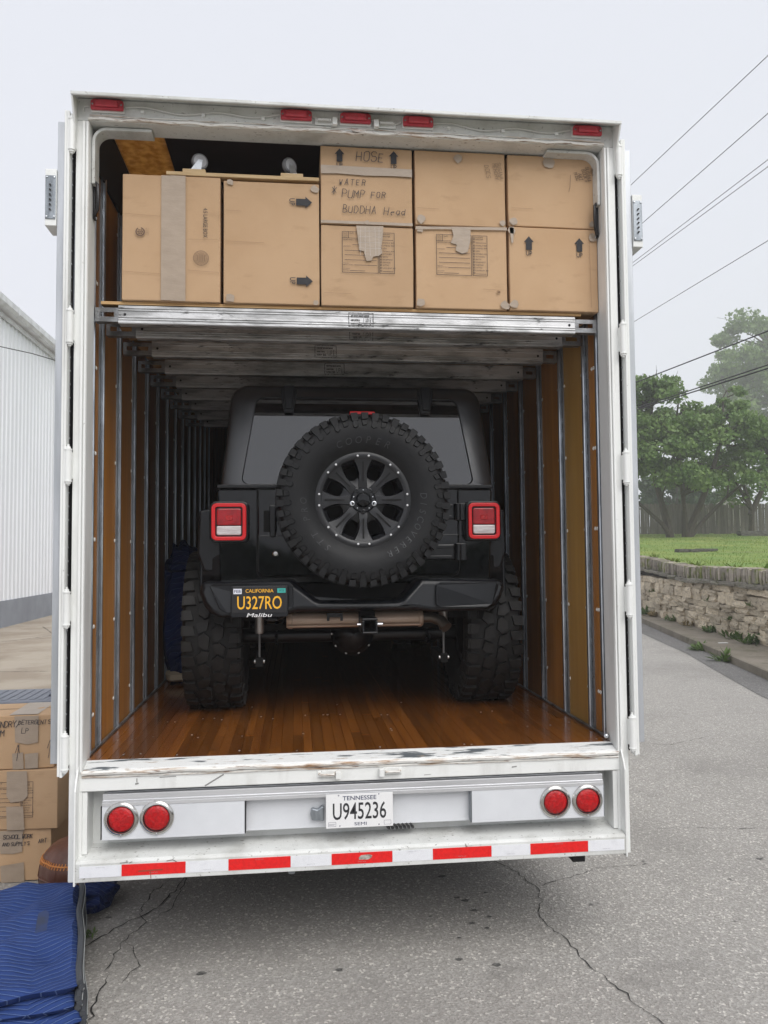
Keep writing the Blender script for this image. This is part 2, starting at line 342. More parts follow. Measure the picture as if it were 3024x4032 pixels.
# concrete yard beside the warehouse
ya = MB().add([(-60,3.2,.004),(-2.1,3.2,.004),(-1.9,6,.004),(-1.9,120,.004),(-60,120,.004)], [(0,1,2,3,4)]).build('concrete_yard', conc_tan); tag(ya, kind='structure')
for pts, w, sd_ in [([(-9,14.2),(-6.6,14.4),(-5.9,15.6),(-4.5,14.4),(-2,13.9)], .05, 21), ([(-5.9,15.6),(-6.9,18)], .04, 22), ([(-9,9.6),(-5,9.8),(-2,9.5)], .03, 23)]:
    c = crack(pts, w, sd_); c.parent = ya
    for v in c.data.vertices: v.co.z = .008
# kerb line and sidewalk on the right
def kerbx(y, off=0): return 4.614/.972+.235/.972*y+off/.972
def wallx(y): return 8.297+(y-9.947)*.156
ys = [-14+i*2.0 for i in range(0, 60)]
gut = MB()
gut.grid(lambda i, j: (kerbx(ys[i], -.46+.46*j+(.06*math.sin(i*1.7) if j == 0 else 0)), ys[i], .005), len(ys), 2)
tag(gut.build('gutter', asph_dk), kind='structure')
kb = thing('kerb', None, None); kb['kind'] = 'structure'
seg = [-14+i*3.0 for i in range(0, 36)]
for a, b in zip(seg, seg[1:]):
    q = MB()
    P = [(0,-.1),(.02,.118),(.045,.132),(.16,.134),(.16,-.1)]
    q.add([(kerbx(y, p[0]), y, p[1]) for y in (a, b-.008) for p in P], [(0,1,2,3,4),(9,8,7,6,5)]+[(i,(i+1)%5,5+(i+1)%5,5+i) for i in range(5)])
    q.build('kerb_stone', conc_walk, kb)
sw = thing('sidewalk', None, None); sw['kind'] = 'structure'
seg = [-14+i*1.5 for i in range(0, 60)]
for a, b in zip(seg, seg[1:]):
    q = MB(); b2 = b-.012
    q.add([(kerbx(a,.164),a,-.05),(wallx(a)+.25,a,-.05),(wallx(b2)+.25,b2,-.05),(kerbx(b2,.164),b2,-.05),(kerbx(a,.164),a,.13),(wallx(a)+.25,a,.145),(wallx(b2)+.25,b2,.145),(kerbx(b2,.164),b2,.13)],
          [(0,3,2,1),(4,5,6,7),(0,1,5,4),(1,2,6,5),(2,3,7,6),(3,0,4,7)])
    q.build('paving_slab', conc_walk, sw)
# ---- lawn terrain
def hl(x, y):
    a = max(0, y-14.0); z = 1.42+.050*a-.0*a
    if y > 44: z = 1.42+.05*30+(y-44)*.01
    return z+.05*noise.noise((x*.25, y*.25, 0))
xs_ = [0,.3,.8,1.5,2.5,4,6,9,13,18,25,35,50,75,110]; ysl = [-14+1.2*i for i in range(50)]+[50,56,64,75,90,120,170,240]
lw = MB(); lw.grid(lambda i, j: (wallx(ysl[i])+.18+xs_[j], ysl[i], hl(wallx(ysl[i])+.18+xs_[j], ysl[i]) if j else hl(wallx(ysl[i]),ysl[i])-.02), len(ysl), len(xs_))
tag(lw.build('lawn', lawnm, smooth=True), kind='structure')
def blades(name, n, area, hmin, hmax, w, mat, label):
    x0, x1, y0, y1 = area
    x = rng.uniform(x0, x1, n); y = y0+(y1-y0)*rng.uniform(0, 1, n)**1.4
    ok = x > np.array([wallx(k) for k in y])+.10; x, y = x[ok], y[ok]; n = len(x)
    z = np.array([hl(a, b) for a, b in zip(x, y)])-.01
    h = rng.uniform(hmin, hmax, n)*(1+1.5*(rng.random(n) > .985)); th = rng.uniform(0, 6.28, n); lx = rng.normal(0, .35, n)*h; ly = rng.normal(0, .35, n)*h
    v = np.zeros((n,3,3)); c, s_ = np.cos(th)*w/2, np.sin(th)*w/2
    v[:,0] = np.stack([x-c, y-s_, z], 1); v[:,1] = np.stack([x+c, y+s_, z], 1); v[:,2] = np.stack([x+lx, y+ly, z+h], 1)
    return fastmesh(name, v, mat, label)
def fastmesh(name, v, mat, label=None, parent=None, k=None):
    n, k = v.shape[0], v.shape[1]; me = bpy.data.meshes.new(name); me.vertices.add(n*k); me.vertices.foreach_set('co', v.reshape(-1).astype('f4'))
    me.loops.add(n*k); me.loops.foreach_set('vertex_index', np.arange(n*k, dtype='i4')); me.polygons.add(n)
    me.polygons.foreach_set('loop_start', np.arange(0, n*k, k, dtype='i4')); me.polygons.foreach_set('loop_total', np.full(n, k, dtype='i4'))
    me.update(); me.validate(); me.materials.append(mat)
    o = bpy.data.objects.new(name, me); COL.objects.link(o); o.parent = parent
    if label: tag(o, label, kind='stuff')
    return o
def leafmat(name, c, c2, tr=.35):
    M = bpy.data.materials.new(name); M.use_nodes = True; t = M.node_tree; b = t.nodes['Principled BSDF']; L = t.links.new
    pos = t.nodes.new('ShaderNodeNewGeometry'); n = t.nodes.new('ShaderNodeTexNoise'); n.inputs['Scale'].default_value = 1.3; n.inputs['Detail'].default_value = 3; L(pos.outputs['Position'], n.inputs['Vector'])
    x = t.nodes.new('ShaderNodeMix'); x.data_type = 'RGBA'; x.inputs[6].default_value = (*c,1); x.inputs[7].default_value = (*c2,1)
    q = t.nodes.new('ShaderNodeMapRange'); q.inputs[1].default_value = .35; q.inputs[2].default_value = .65; L(n.outputs['Fac'], q.inputs[0]); L(q.outputs[0], x.inputs[0])
    L(x.outputs[2], b.inputs['Base Color']); b.inputs['Roughness'].default_value = .55
    tl = t.nodes.new('ShaderNodeBsdfTranslucent'); L(x.outputs[2], tl.inputs[0]); ms = t.nodes.new('ShaderNodeMixShader'); ms.inputs[0].default_value = tr
    out = t.nodes['Material Output']; L(b.outputs[0], ms.inputs[1]); L(tl.outputs[0], ms.inputs[2]); L(ms.outputs[0], out.inputs[0])
    return M
grassm = leafmat('grass_blade', (.12,.215,.032), (.24,.29,.06), .3)
gr = blades('grass', 42000, (8, 30, 8.5, 40), .03, .085, .022, grassm, 'short rough green grass of the raised lawn'); gr['category'] = 'grass'
# ---- retaining wall of stones with soldier brick cap
stonem = mk('limestone', (.60,.515,.385), .9, c2=(.45,.385,.295), scale=5, thr=(.38,.66), c3=(.13,.12,.10), scale3=4.5, thr3=(.56,.70), bump=.9, bscale=11, rnd=.28)
ledgem = mk('dark_ledge_stone', (.26,.24,.20), .92, c2=(.15,.14,.115), scale=6, thr=(.4,.62), c3=(.11,.125,.045), scale3=3, thr3=(.55,.68), bump=.9, bscale=14, rnd=.2)
capm = mk('mossy_cap_brick', (.34,.30,.25), .92, c2=(.23,.205,.175), scale=9, thr=(.4,.65), c3=(.145,.17,.035), scale3=2.4, st3=(1,1,1), thr3=(.50,.62), bump=.6, bscale=25, rnd=.34, geo=True)
corem = mk('dark_wall_core', (.045,.04,.032), .95)
wl = thing('retaining_wall', 'dry stone retaining wall with a mossy upright brick cap beside the sidewalk', 'wall', (wallx(14), 14, 0))
q = MB(); yy = [-14+2*i for i in range(40)]
q.grid(lambda i, j: [(wallx(yy[i])+.14, yy[i], .05), (wallx(yy[i])+.14, yy[i], hl(9,yy[i])-.03), (wallx(yy[i])+.45, yy[i], hl(9,yy[i])-.03), (wallx(yy[i])+.45, yy[i], .05)][j], len(yy), 4, cv=True)
q.build('core', corem, wl)
def rock(seed, amp=.16, sub=2):
    bm = bmesh.new(); bmesh.ops.create_cube(bm, size=1); bmesh.ops.subdivide_edges(bm, edges=bm.edges, cuts=sub-1, use_grid_fill=True)
    for v in bm.verts:
        c = v.co.copy(); rn = max(abs(k) for k in c)*2
        sph = c.normalized()*.62; v.co = c*.80+sph*.20
        v.co += Vector((noise.noise(c*1.8+Vector((seed*7.1,0,0))), noise.noise(c*1.8+Vector((0,seed*5.3,3))), noise.noise(c*1.8+Vector((9,0,seed*3.7)))))*amp
    me = bpy.data.meshes.new('stone'); bm.to_mesh(me); bm.free(); return me
def variants(n, amp, mat, sub=2, base=0):
    L_ = []
    for i in range(n):
        me = rock(i+base, amp, sub); me.materials.append(mat); L_.append(me)
    return L_
SV = variants(10, .11, stonem, 3); LV = variants(5, .10, ledgem, 2, 30); CV = variants(4, .05, capm, 2, 50)
wdir = math.atan2(.156, 1)
rd = random.Random(5); cnt = 0
z = .10
while z < 1.10:
    hrow = rd.uniform(.13,.26); hrow = min(hrow, 1.16-z) if 1.16-z < .26 else hrow
    y = 8.6+rd.uniform(0,.3)
    while y < 19.6:
        l = rd.uniform(.24,.62)*(1.0 if hrow > .16 else 1.2)
        hh = hrow*rd.uniform(.9,1.06); st = []
        if rd.random() < .16 and hrow > .16: st = [(z+hrow*.27, hrow*.5), (z+hrow*.77, hrow*.44)]
        else: st = [(z+hrow/2, hh)]
        for zc, h_ in st:
            yc = y+l/2; yb = 0
            o = share(rd.choice(SV), 'stone', (wallx(yc)+.08+rd.uniform(-.035,.03)-wallx(14), yc-14, zc), wl, (rd.uniform(.30,.42), l*.99, h_*1.04), (rd.uniform(-.06,.06), rd.uniform(-.08,.08), -wdir+rd.uniform(-.08,.08)))
            cnt += 1
        y += l
    z += hrow
y = 8.6
while y < 20.5:
    l = rd.uniform(.45,.9); yc = y+l/2
    share(rd.choice(LV), 'ledge_stone', (wallx(yc)+.03-wallx(14), yc-14, hl(9,yc)-.235+rd.uniform(-.012,.012)), wl, (.42, l, rd.uniform(.08,.12)), (rd.uniform(-.05,.05), rd.uniform(-.05,.05), -wdir)); y += l*.98
y = 8.6
while y < 20.2:
    l = rd.uniform(.085,.125); yc = y+l/2
    share(rd.choice(CV), 'cap_brick', (wallx(yc)+.06-wallx(14)+rd.uniform(-.02,.02), yc-14, hl(9,yc)-.06+rd.uniform(-.018,.02)), wl, (.34, l*.97, .285), (rd.uniform(-.07,.07), rd.uniform(-.06,.06), -wdir)); y += l+.014
# ---- trees
bark = mk('grey_bark', (.085,.072,.058), .95, c2=(.045,.038,.030), scale=9, st=(3,3,.5), thr=(.4,.62), bump=.7, bscale=12, bst=(3,3,.6))
leafA = leafmat('redbud_leaf', (.110,.195,.055), (.200,.295,.090)); leafB = leafmat('far_tree_leaf', (.125,.21,.065), (.21,.30,.10)); leafC = leafmat('evergreen_leaf', (.035,.075,.030), (.06,.105,.04))  # redbud and far leaves paled to stand in for mist
def leaves(cents, rad, per, size, flat=.6):
    C_ = np.repeat(np.array(cents), per, 0); rr_ = np.repeat(np.array(rad), per); n = len(C_)
    d = rng.normal(0, 1, (n,3)); d /= np.linalg.norm(d, axis=1)[:,None]; d *= (rng.random(n)**.45)[:,None]; d[:,2] *= flat
    p = C_+d*rr_[:,None]
    a = rng.normal(0, 1, (n,3)); a[:,2] -= .5; a /= np.linalg.norm(a, axis=1)[:,None]; b = np.cross(a, rng.normal(0,1,(n,3))); b /= np.linalg.norm(b, axis=1)[:,None]+1e-9
    s_ = size*rng.uniform(.6,1.3,n)[:,None]
    return np.stack([p-a*s_*.5, p+b*s_*.42, p+a*s_*.5, p-b*s_*.42], 1)
def tree(name, label, base, trunks, clumps, per, size, mat, group=None, trunk_r=.16, bare=0):
    """trunks: list of polylines of points relative to base; clumps: (x,y,z,r)"""
    t = thing(name, label, 'tree', base, group=group); mb = MB(); ends = []
    for k, tr_ in enumerate(trunks):
        n = len(tr_); r_ = trunk_r*(1 if k < 2 else .6)
        mb.tube([Vector(base)+Vector(p) for p in tr_], [r_*(1.15-.85*i/(n-1)) for i in range(n)], 7)
        ends += [Vector(p) for p in tr_[max(1, n//3):]]
    rd = random.Random(hash(name) % 99 if False else len(clumps))
    for c in clumps:
        c_ = Vector(c[:3]); cand = [e for e in ends if e.z < c_.z+.4] or ends; e = min(cand, key=lambda q: (q-c_).length+rd.uniform(0,.8))
        mid = e.lerp(c_, .55)+Vector((rd.uniform(-.3,.3), rd.uniform(-.3,.3), rd.uniform(.0,.45)))
        mb.tube([Vector(base)+e, Vector(base)+mid, Vector(base)+c_], [trunk_r*.32, trunk_r*.2, trunk_r*.07], 5)
        for q in range(2+bare):
            e2 = c_+Vector((rd.uniform(-1,1), rd.uniform(-1,1), rd.uniform(-.3,.9)))*c[3]*(1.0+.5*(bare > 0))
            mb.tube([Vector(base)+mid.lerp(c_,.6), Vector(base)+e2], [trunk_r*.10, trunk_r*.035], 4)
    mb.build('trunk', bark, t, smooth=True)
    v = leaves([c[:3] for c in clumps], [c[3] for c in clumps], per, size)
    o = fastmesh('crown', v, mat, parent=t); o['kind'] = 'stuff'
    return t
def crownpts(n, cx, cy, cz, rx, ry, rz, seed, rmin, rmax, hollow=.35, cut=None):
    rd = random.Random(seed); L_ = []
    while len(L_) < n:
        a = Vector((rd.uniform(-1,1), rd.uniform(-1,1), rd.uniform(-1,1))); l = a.length
        if l > 1 or l < hollow: continue
        p = (cx+a.x*rx, cy+a.y*ry, cz+a.z*rz)
        if cut and cut(p): continue
        L_.append((*p, rd.uniform(rmin, rmax)))
    return L_
b0 = (20.0, 36.0, 2.50)
trunksA = [[(-.55,0,-.1),(-.75,0,.9),(-1.0,.1,2.0),(-1.3,.2,3.4),(-1.5,.1,5.2),(-1.4,0,7.0)], [(.35,.1,-.1),(.75,0,.9),(1.25,-.1,2.1),(1.9,0,3.6),(2.4,.1,5.0),(2.6,0,6.4)],
           [(-.5,-.1,-.1),(-1.1,-.2,.7),(-2.1,-.2,1.6),(-3.3,-.2,2.6),(-4.4,0,3.7)], [(.2,0,-.1),(.35,.3,1.1),(.5,.5,2.6),(.3,.6,4.4),(.2,.5,6.4),(.3,.3,7.8)],
           [(.3,0,-.1),(.15,-.3,1.0),(-.1,-.5,2.2),(-.3,-.5,3.8),(-.5,-.5,5.4)], [(.5,0,0),(1.5,.2,1.0),(2.8,.2,2.2),(4.1,.2,3.2),(5.2,.1,4.0)]]
clA = crownpts(88, .4, 0, 4.3, 5.0, 3.4, 2.8, 3, .55, 1.0, .40, cut=lambda p: p[2] < 2.35+.10*abs(p[0]))+crownpts(44, -1.2, 0, 6.3, 3.3, 2.6, 2.1, 4, .4, .85, .1)+crownpts(22, -2.4, 0, 6.6, 2.2, 1.8, 1.9, 31, .4, .75, .0)+crownpts(16, 3.6, 0, 6.0, 1.6, 1.6, 1.6, 14, .35, .6, .2)
tree('redbud_tree', 'broad green multi-trunk tree standing on the lawn before the wooden fence', b0, trunksA, clA, 230, .20, leafA, trunk_r=.20, bare=1)
BS = 1.80; b1 = (73.0, 109.0, 4.0)
trunksB = [[(0,0,-.2),(.1,0,3),(-.2,0,7),(.2,.2,11),(0,0,16)], [(0,0,3),(2,.3,6.5),(4.2,.5,10),(5.5,.5,13)], [(0,0,4),(-1.8,0,7.5),(-3.2,.2,10.5),(-4.6,.2,13)], [(0,0,5),(.5,-1.5,9),(1.2,-3,13)]]
clB = crownpts(120, .6, 0, 12.2, 6.8, 5.0, 7.4, 5, .8, 1.7, .4, cut=lambda p: p[2] < 6.5 or (p[0] < -2.2 and p[2] < 9.8))
trunksB = [[tuple(k*BS for k in p) for p in t_] for t_ in trunksB]; clB = [tuple(k*BS for k in c) for c in clB]
tree('maple_tree', 'tall pale green tree fading into the fog above the fence', b1, trunksB, clB, 300, .56, leafB, trunk_r=.5)
b2 = (25.8, 39.0, 2.62)
trunksC = [[(0,0,-.1),(.1,0,1.4),(-.3,.1,3.0),(-.2,0,5.0),(.2,0,7.2)], [(0,0,1.2),(.9,.1,2.8),(1.8,.2,4.6),(2.4,.2,6.4)], [(0,0,1.6),(-.9,.1,3.4),(-1.2,.2,5.4),(-1.6,.2,7.6)]]
clC = crownpts(34, .6, 0, 4.4, 3.2, 2.6, 2.7, 6, .5, .95, .3, cut=lambda p: p[2] < 1.9)+crownpts(12, .0, 0, 7.2, 2.4, 2.0, 1.6, 16, .3, .55, .2)
tree('sparse_tree', 'sparse tree with bare twigs between the multi-trunk tree and the fence', b2, trunksC, clC, 95, .24, leafA, trunk_r=.15, bare=3)
for k, (x, y, h, lab) in enumerate([(32, 60, 7.5, 'low dark hazy tree behind the fence and the gabled house'), (80, 116, 16, 'hazy round tree behind the tall pale tree'), (42, 118, 18, 'faint far tree in the fog behind the multi-trunk tree'), (29, 122, 16, 'faintest far tree in the fog near the trailer door')]):
    cl = crownpts(26, 0, 0, h*.58, h*.42, h*.4, h*.42, 20+k, h*.09, h*.17, .2)
    tree('background_tree', lab, (x, y, 2.7), [[(0,0,-.2),(.1,0,h*.3),(0,0,h*.8)]], cl, 110, .42, leafC if k == 0 else leafB, group='trees in the fog beyond the fence', trunk_r=.2)
# ---- board fence
fm = mk('weathered_fence_board', (.165,.150,.130), .9, c2=(.105,.095,.082), scale=2.5, st=(5,5,.5), thr=(.35,.68), c3=(.10,.115,.075), scale3=1.4, thr3=(.58,.72), rnd=.22)
fe = thing('board_fence', 'weathered grey vertical board fence across the back of the lawn', 'fence', (24, 42, hl(24,42)))
pm = MB().prism([(-.068,0),(.068,0),(.068,1.80),(.04,1.85),(-.04,1.85),(-.068,1.80)], 'y', -.011, .011).build('picket', fm, fe, org=(0,0,0)); pm.location = (-7.5,0,0)
rd = random.Random(8); k = -7.35
while k < 10.5:
    share(pm.data, 'picket', (k, rd.uniform(-.012,.012), rd.uniform(-.05,.04)+hl(24+k,42)-hl(24,42)), fe, (rd.uniform(.94,1.03),1,1), (rd.uniform(-.01,.01),rd.uniform(-.014,.014),0)); k += .146
for zz in (.35, 1.5): MB().box(16.2,34.6,42.02,42.06,hl(24,42)+zz,hl(24,42)+zz+.09).build('rail', fm, fe)
for x in range(17, 35, 3): MB().box(x-.05,x+.05,42.065,42.16,hl(24,42)-.3,hl(24,42)+1.8).build('post', fm, fe)
# ---- house beyond the fence
hw = mk('pale_siding', (.42,.40,.37), .8, c2=(.36,.34,.31), scale=3, st=(.2,.2,9)); hr = mk('grey_shingle', (.11,.105,.10), .9, c2=(.07,.068,.065), scale=9, st=(1,1,3)); hd = mk('dark_window', (.02,.022,.026), .1)
ho = thing('gabled_house', 'small pale house with a gabled end showing over the fence', 'house', (39.5, 66, 2.8))
MB().prism([(37.2,2.6),(41.8,2.6),(41.8,5.6),(39.5,7.1),(37.2,5.6)], 'y', 66, 75).build('wall', hw, ho)
for s in (-1, 1):
    MB().prism([(39.5,7.14),(39.5,7.34),(39.5+s*2.75,5.52),(39.5+s*2.75,5.32)], 'y', 65.6, 75.4).build('roof', hr, ho)
    MB().prism([(39.5,7.10),(39.5,6.92),(39.5+s*2.75,5.10),(39.5+s*2.75,5.29)], 'y', 65.52, 65.6).build('bargeboard', hw, ho)
wn = boxo('window', (38.9,40.1,65.93,65.99,4.6,5.6), hd, ho); MB().box(38.8,40.2,65.94,65.98,4.5,4.6).box(38.8,40.2,65.94,65.98,5.6,5.7).build('frame', hw, wn)
# ---- low stone edging and timbers on the lawn
slate = mk('dark_slate', (.12,.115,.10), .9, c2=(.045,.043,.04), scale=6, bump=.6, bscale=15)
EV = variants(3, .12, slate, 2, 70)
def lawnrow(name, label, pts, size, group=None):
    t = thing(name, label, 'edging', (pts[0][0], pts[0][1], hl(*pts[0])), group=group); rd = random.Random(len(pts)); x0, y0, z0 = ORG[t.name]
    for (x, y), k in zip(pts, range(99)): share(rd.choice(EV), 'stone', (x-x0, y-y0, hl(x,y)+size[2]*.35-z0), t, (size[0]*rd.uniform(.8,1.2), size[1], size[2]*rd.uniform(.8,1.2)), (0,0,rd.uniform(-.1,.1)))
lawnrow('stone_edging', 'low dark flat stone edging lying in the middle of the lawn', [(12.45+i*.40, 21.2+i*.02) for i in range(2)]+[(13.35+i*.38, 21.6+i*.15) for i in range(2)], (.40,.3,.12))
lawnrow('timber_edging', 'dark stacked edging low before the fence', [(24.6+i*1.0, 37.2) for i in range(6)], (1.1,.4,.30))
rk = MB(); 
lawnrow('lawn_rock', 'small lone dark rock on the lawn near the wall end', [(15.95,19.9)], (.22,.22,.20))
# ---- weeds
weedm = leafmat('weed_leaf', (.075,.14,.03), (.12,.19,.05), .3); dry = leafmat('dry_weed', (.20,.14,.05), (.26,.2,.08), .2)
def weed(label, x, y, z, n, l, mat=weedm, group='weeds by the kerb and the wall', spread=1.0):
    v = []
    for i in range(n):
        a = random.uniform(0, 6.28); e = random.uniform(.25,1.2); ll = l*random.uniform(.5,1.1); ox, oy = random.uniform(-1,1)*l*.3*spread, random.uniform(-1,1)*l*.3*spread
        d = Vector((math.cos(a)*math.cos(e), math.sin(a)*math.cos(e), math.sin(e))); s = Vector((-math.sin(a), math.cos(a), 0))*ll*.13; B = Vector((x+ox, y+oy, z))
        v.append([B, B+d*ll*.55+s, B+d*ll-Vector((0,0,ll*.12)), B+d*ll*.55-s])
    o = fastmesh('weed_plant', np.array(v), mat); tag(o, label, 'plant', group); return o
weed('leafy weed at the gutter edge nearer the trailer door', kerbx(10.35,-.05), 10.35, .0, 26, .26)
weed('larger leafy weed at the gutter edge, nearer the right picture edge', kerbx(8.95,-.05), 8.95, .0, 34, .30)
for k, (y, n, l, mt_, lab) in enumerate([(18.6,40,.22,weedm,'green weed clump at the far foot of the stone wall'),(17.0,60,.30,weedm,'bushy weed at the wall foot beside the dry weed'),(16.2,50,.28,dry,'dry orange weed at the wall foot beside the bushy weed'),(13.6,40,.2,dry,'flat dry weed spread on the sidewalk by the wall'),
        (12.2,50,.26,weedm,'weed at the wall foot under the middle stones'),(11.0,60,.26,weedm,'weed at the wall foot right of the white litter scrap'),(10.1,60,.30,weedm,'tall weed at the wall foot by the right picture edge'),(14.8,34,.24,weedm,'small weed growing from the wall foot crack')]):
    weed(lab, wallx(y)-.16, y, .13, n, l, mt_, spread=2.2)
for k, (y, z_, lab) in enumerate([(12.6,.75,'weed sprouting from a joint high in the stone wall'),(11.4,.45,'weed sprouting from a low joint in the stone wall'),(10.4,.8,'weed sprouting from the wall near the right picture edge'),(16.6,.75,'weed sprouting from the far wall joint')]):
    weed(lab, wallx(y)-.10, y, z_, 22, .16)
for k, (y, lab) in enumerate([(17.8,'tuft of long grass behind the cap at its far end'),(16.2,'second tuft of long grass from the far end of the cap'),(14.4,'tuft of long grass behind the middle of the cap'),(12.0,'spiky grass tuft behind the cap'),(10.6,'spiky grass tuft behind the cap near the right picture edge')]):
    weed(lab, wallx(y)+.34, y, hl(9,y)-.02, 24, .34, grassm, 'grass tufts behind the wall cap', .6)
MB().box(7.55,7.72,10.28,10.34,.139,.150).build('litter_scrap', platew); tag(bpy.data.objects['litter_scrap'], 'small white scrap of litter lying on the sidewalk', 'litter')
# ---- overhead wires
wirem = mk('black_wire', (.02,.02,.022), .5)
def wire(label, a, b, r):
    a, b = Vector(a), Vector(b); d = (b-a).normalized(); pts = [a+d*t for t in (-26,-14,-6,0,3,6,10,16,24,34)]
    o = MB().tube(pts, r, 5).build('overhead_wire', wirem, smooth=True); tag(o, label, 'wire', 'overhead wires along the road')
wire('topmost overhead wire in the sky right of the trailer', (8.724,10,11.321), (8.46,15.5,11.42), .008)
wire('second overhead wire from the top, right of the trailer', (8.684,10,10.18), (8.78,15.7,10.45), .008)
wire('upper of the close pair of thin overhead wires', (8.653,10,9.275), (8.70,16,9.56), .007)
wire('lower of the close pair of thin overhead wires', (8.648,10,9.139), (8.70,16,9.47), .007)
wire('fifth overhead wire from the top, low in the open sky', (8.597,10,7.704), (8.60,16,7.90), .007)
wire('dark wire crossing the top of the tree on the lawn', (8.537,10,5.974), (8.25,15,6.10), .014)
wire('upper strand of the thick dark wire bundle across the tree', (8.512,10,5.33), (8.24,15,5.445), .013)
wire('lower strand of the thick dark wire bundle across the tree', (8.512,10,5.265), (8.24,15,5.40), .015)
# ---- warehouse on the left
corr = mk('white_corrugated_metal', (.83,.85,.88), .45, .0, c2=(.76,.78,.81), scale=.7, st=(1,1,.3), thr=(.4,.75))
plinthm = mk('grey_painted_plinth', (.27,.29,.325), .8, c2=(.22,.235,.265), scale=1.5, thr=(.4,.7)); guttm = mk('pale_gutter_metal', (.70,.72,.73), .45, .1, c2=(.55,.56,.56), scale=3); roofm = mk('white_roof_metal', (.62,.64,.66), .5)
wh = thing('warehouse', 'white corrugated metal warehouse with grey base beside the yard', 'building', (-7.9, 22, 0))
for pan in range(10):
    y0 = 7.0+pan*3.6; prof = []
    for i in range(12):
        b = y0+i*.3; prof += [(b,0),(b+.17,0),(b+.195,.028),(b+.275,.028)]
    prof += [(y0+3.595,0)]
    q = MB(); n = len(prof)
    q.grid(lambda i, j: (-7.9+prof[i][1], prof[i][0], (.70,8.1)[j]), n, 2); q.build('wall_panel', corr, wh)
boxo('plinth', (-8.1,-7.86,7,43,-.1,.70), plinthm, wh); boxo('interior_wall', (-8.3,-8.12,7,43,.0,8.3), corr, wh)
MB().prism([(-8.05,8.12),(-7.86,8.12),(-7.86,8.06),(-7.80,8.06),(-7.80,8.16),(-8.05,8.16)], 'y', 7, 43).build('eave_trim', guttm, wh)
MB().prism([(-7.79,8.20),(-7.62,8.20),(-7.56,8.28),(-7.56,8.44),(-7.60,8.44),(-7.60,8.30),(-7.64,8.24),(-7.79,8.24)], 'y', 7, 43).build('gutter', guttm, wh)
for i in range(8): boxo('gutter_strap', (-7.555,-7.548,9+i*4.4,9.06+i*4.4,8.22,8.46), guttm, wh)
MB().prism([(-7.66,8.46),(-7.66,8.52),(-18,11.1),(-18,11.0)], 'y', 6.8, 43.2).build('roof', roofm, wh)
MB().prism([(-7.95,0),(-7.95,8.1),(-18,10.9),(-18,0)], 'y', 7.0, 7.1).build('end_wall', corr, wh)
o = MB().tube([(-9.5,15.9,7.35),(-7.0,17.2,7.06),(-6.2,18.2,6.98),(-5.3,19.4,6.96),(-3.5,22,7.05)], .012, 5).build('service_cable', wirem, smooth=True); tag(o, 'thin grey cable sagging across the white warehouse eave', 'cable')

# unseen woods behind the viewer, added low for dark reflections in paint and glass
v = leaves([(-34+k*2.3+random.uniform(-1,1), -36+random.uniform(-2,2), random.uniform(.3,1.9)) for k in range(30)]*3+[(-34+k*2.3, -37, 1.0) for k in range(30)], [1.6]*120, 70, .6, .6)
o = fastmesh('woods', v, leafC, 'unseen dark wood behind the viewer, added for reflections in the black paint'); o['category'] = 'woods'
# ================================================================== TRAILER
FZ = .965
chipt = leafmat('translucent_roof_sheet', (.40,.235,.075), (.62,.42,.18), .55)
for nd in chipt.node_tree.nodes:
    if nd.type == 'TEX_NOISE': nd.inputs['Scale'].default_value = 26
tr = thing('moving_trailer', 'tall white moving trailer with its rear doors folded open', 'trailer', (0, 5, 0))
# rear frame: posts with seal ridges, header, visor
for s in (-1, 1):
    X = lambda a: s*a
    def bx(mb, a, b, *r): mb.box(min(s*a,s*b), max(s*a,s*b), *r)
    q = MB(); bx(q, 1.237, 1.295, 0, .125, .452, 3.905); q.build('rear_post', white, tr, .004)
    q = MB()
    for a, w, d in ((1.258,.012,.012),(1.243,.010,.009)): bx(q, a-w/2, a+w/2, -d, -.0005, .93, 3.90)
    q.build('seal_ridge', white, tr, .003)
    q = MB(); bx(q, 1.2445, 1.2475, -.0012, -.0002, .95, 3.88); 
    # corner bracket of the header
    arc_ = lambda r: [(1.165+r*math.cos(R(a)), 3.832+r*math.sin(R(a))) for a in range(0,91,15)]
    P = [(1.2345,3.63)]+arc_(.0695)+[(.962,3.9015),(.962,3.887)]+arc_(.055)[::-1]+[(1.220,3.63)]
    MB().prism([(s*a,b) for a, b in P], 'y', .040, .124).build('corner_bracket', white_dirty, tr, .003)
    # recess side plate and gusset
    q = MB(); bx(q, 1.2375, 1.250, .1255, .14, .47, .85); 
    G = [(-.052,.455),(-.052,.86),(-.038,.895),(-.0005,.965),(-.0005,.455)]
    MB().prism(G, 'x', s*1.2505, s*1.2585).build('gusset', white, tr, .0015)
    q = MB(); bx(q, 1.215, 1.2365, .003, .12, .57, .842); q.build('recess_cheek', white, tr, .002)
    # pull handle on the jamb
    q = MB(); bx(q, 1.224, 1.2365, .075, .105, 3.475, 3.66); h = q.build('grab_handle', blackcable, tr, .005)
    MB().tube([(s*1.228,.07,3.49),(s*1.21,.055,3.51),(s*1.206,.05,3.57),(s*1.21,.055,3.63),(s*1.228,.07,3.65)], .008, 8).build('grip', blackcable, h, smooth=True)
    q = MB()
    for zz in (3.482,3.653): q.lathe([(0,.0),(.006,0),(.006,.004),(0,.005)], basis((s*1.2238,.09,zz), (-s,0,0)), 8)
    q.build('screws', zinc, h)
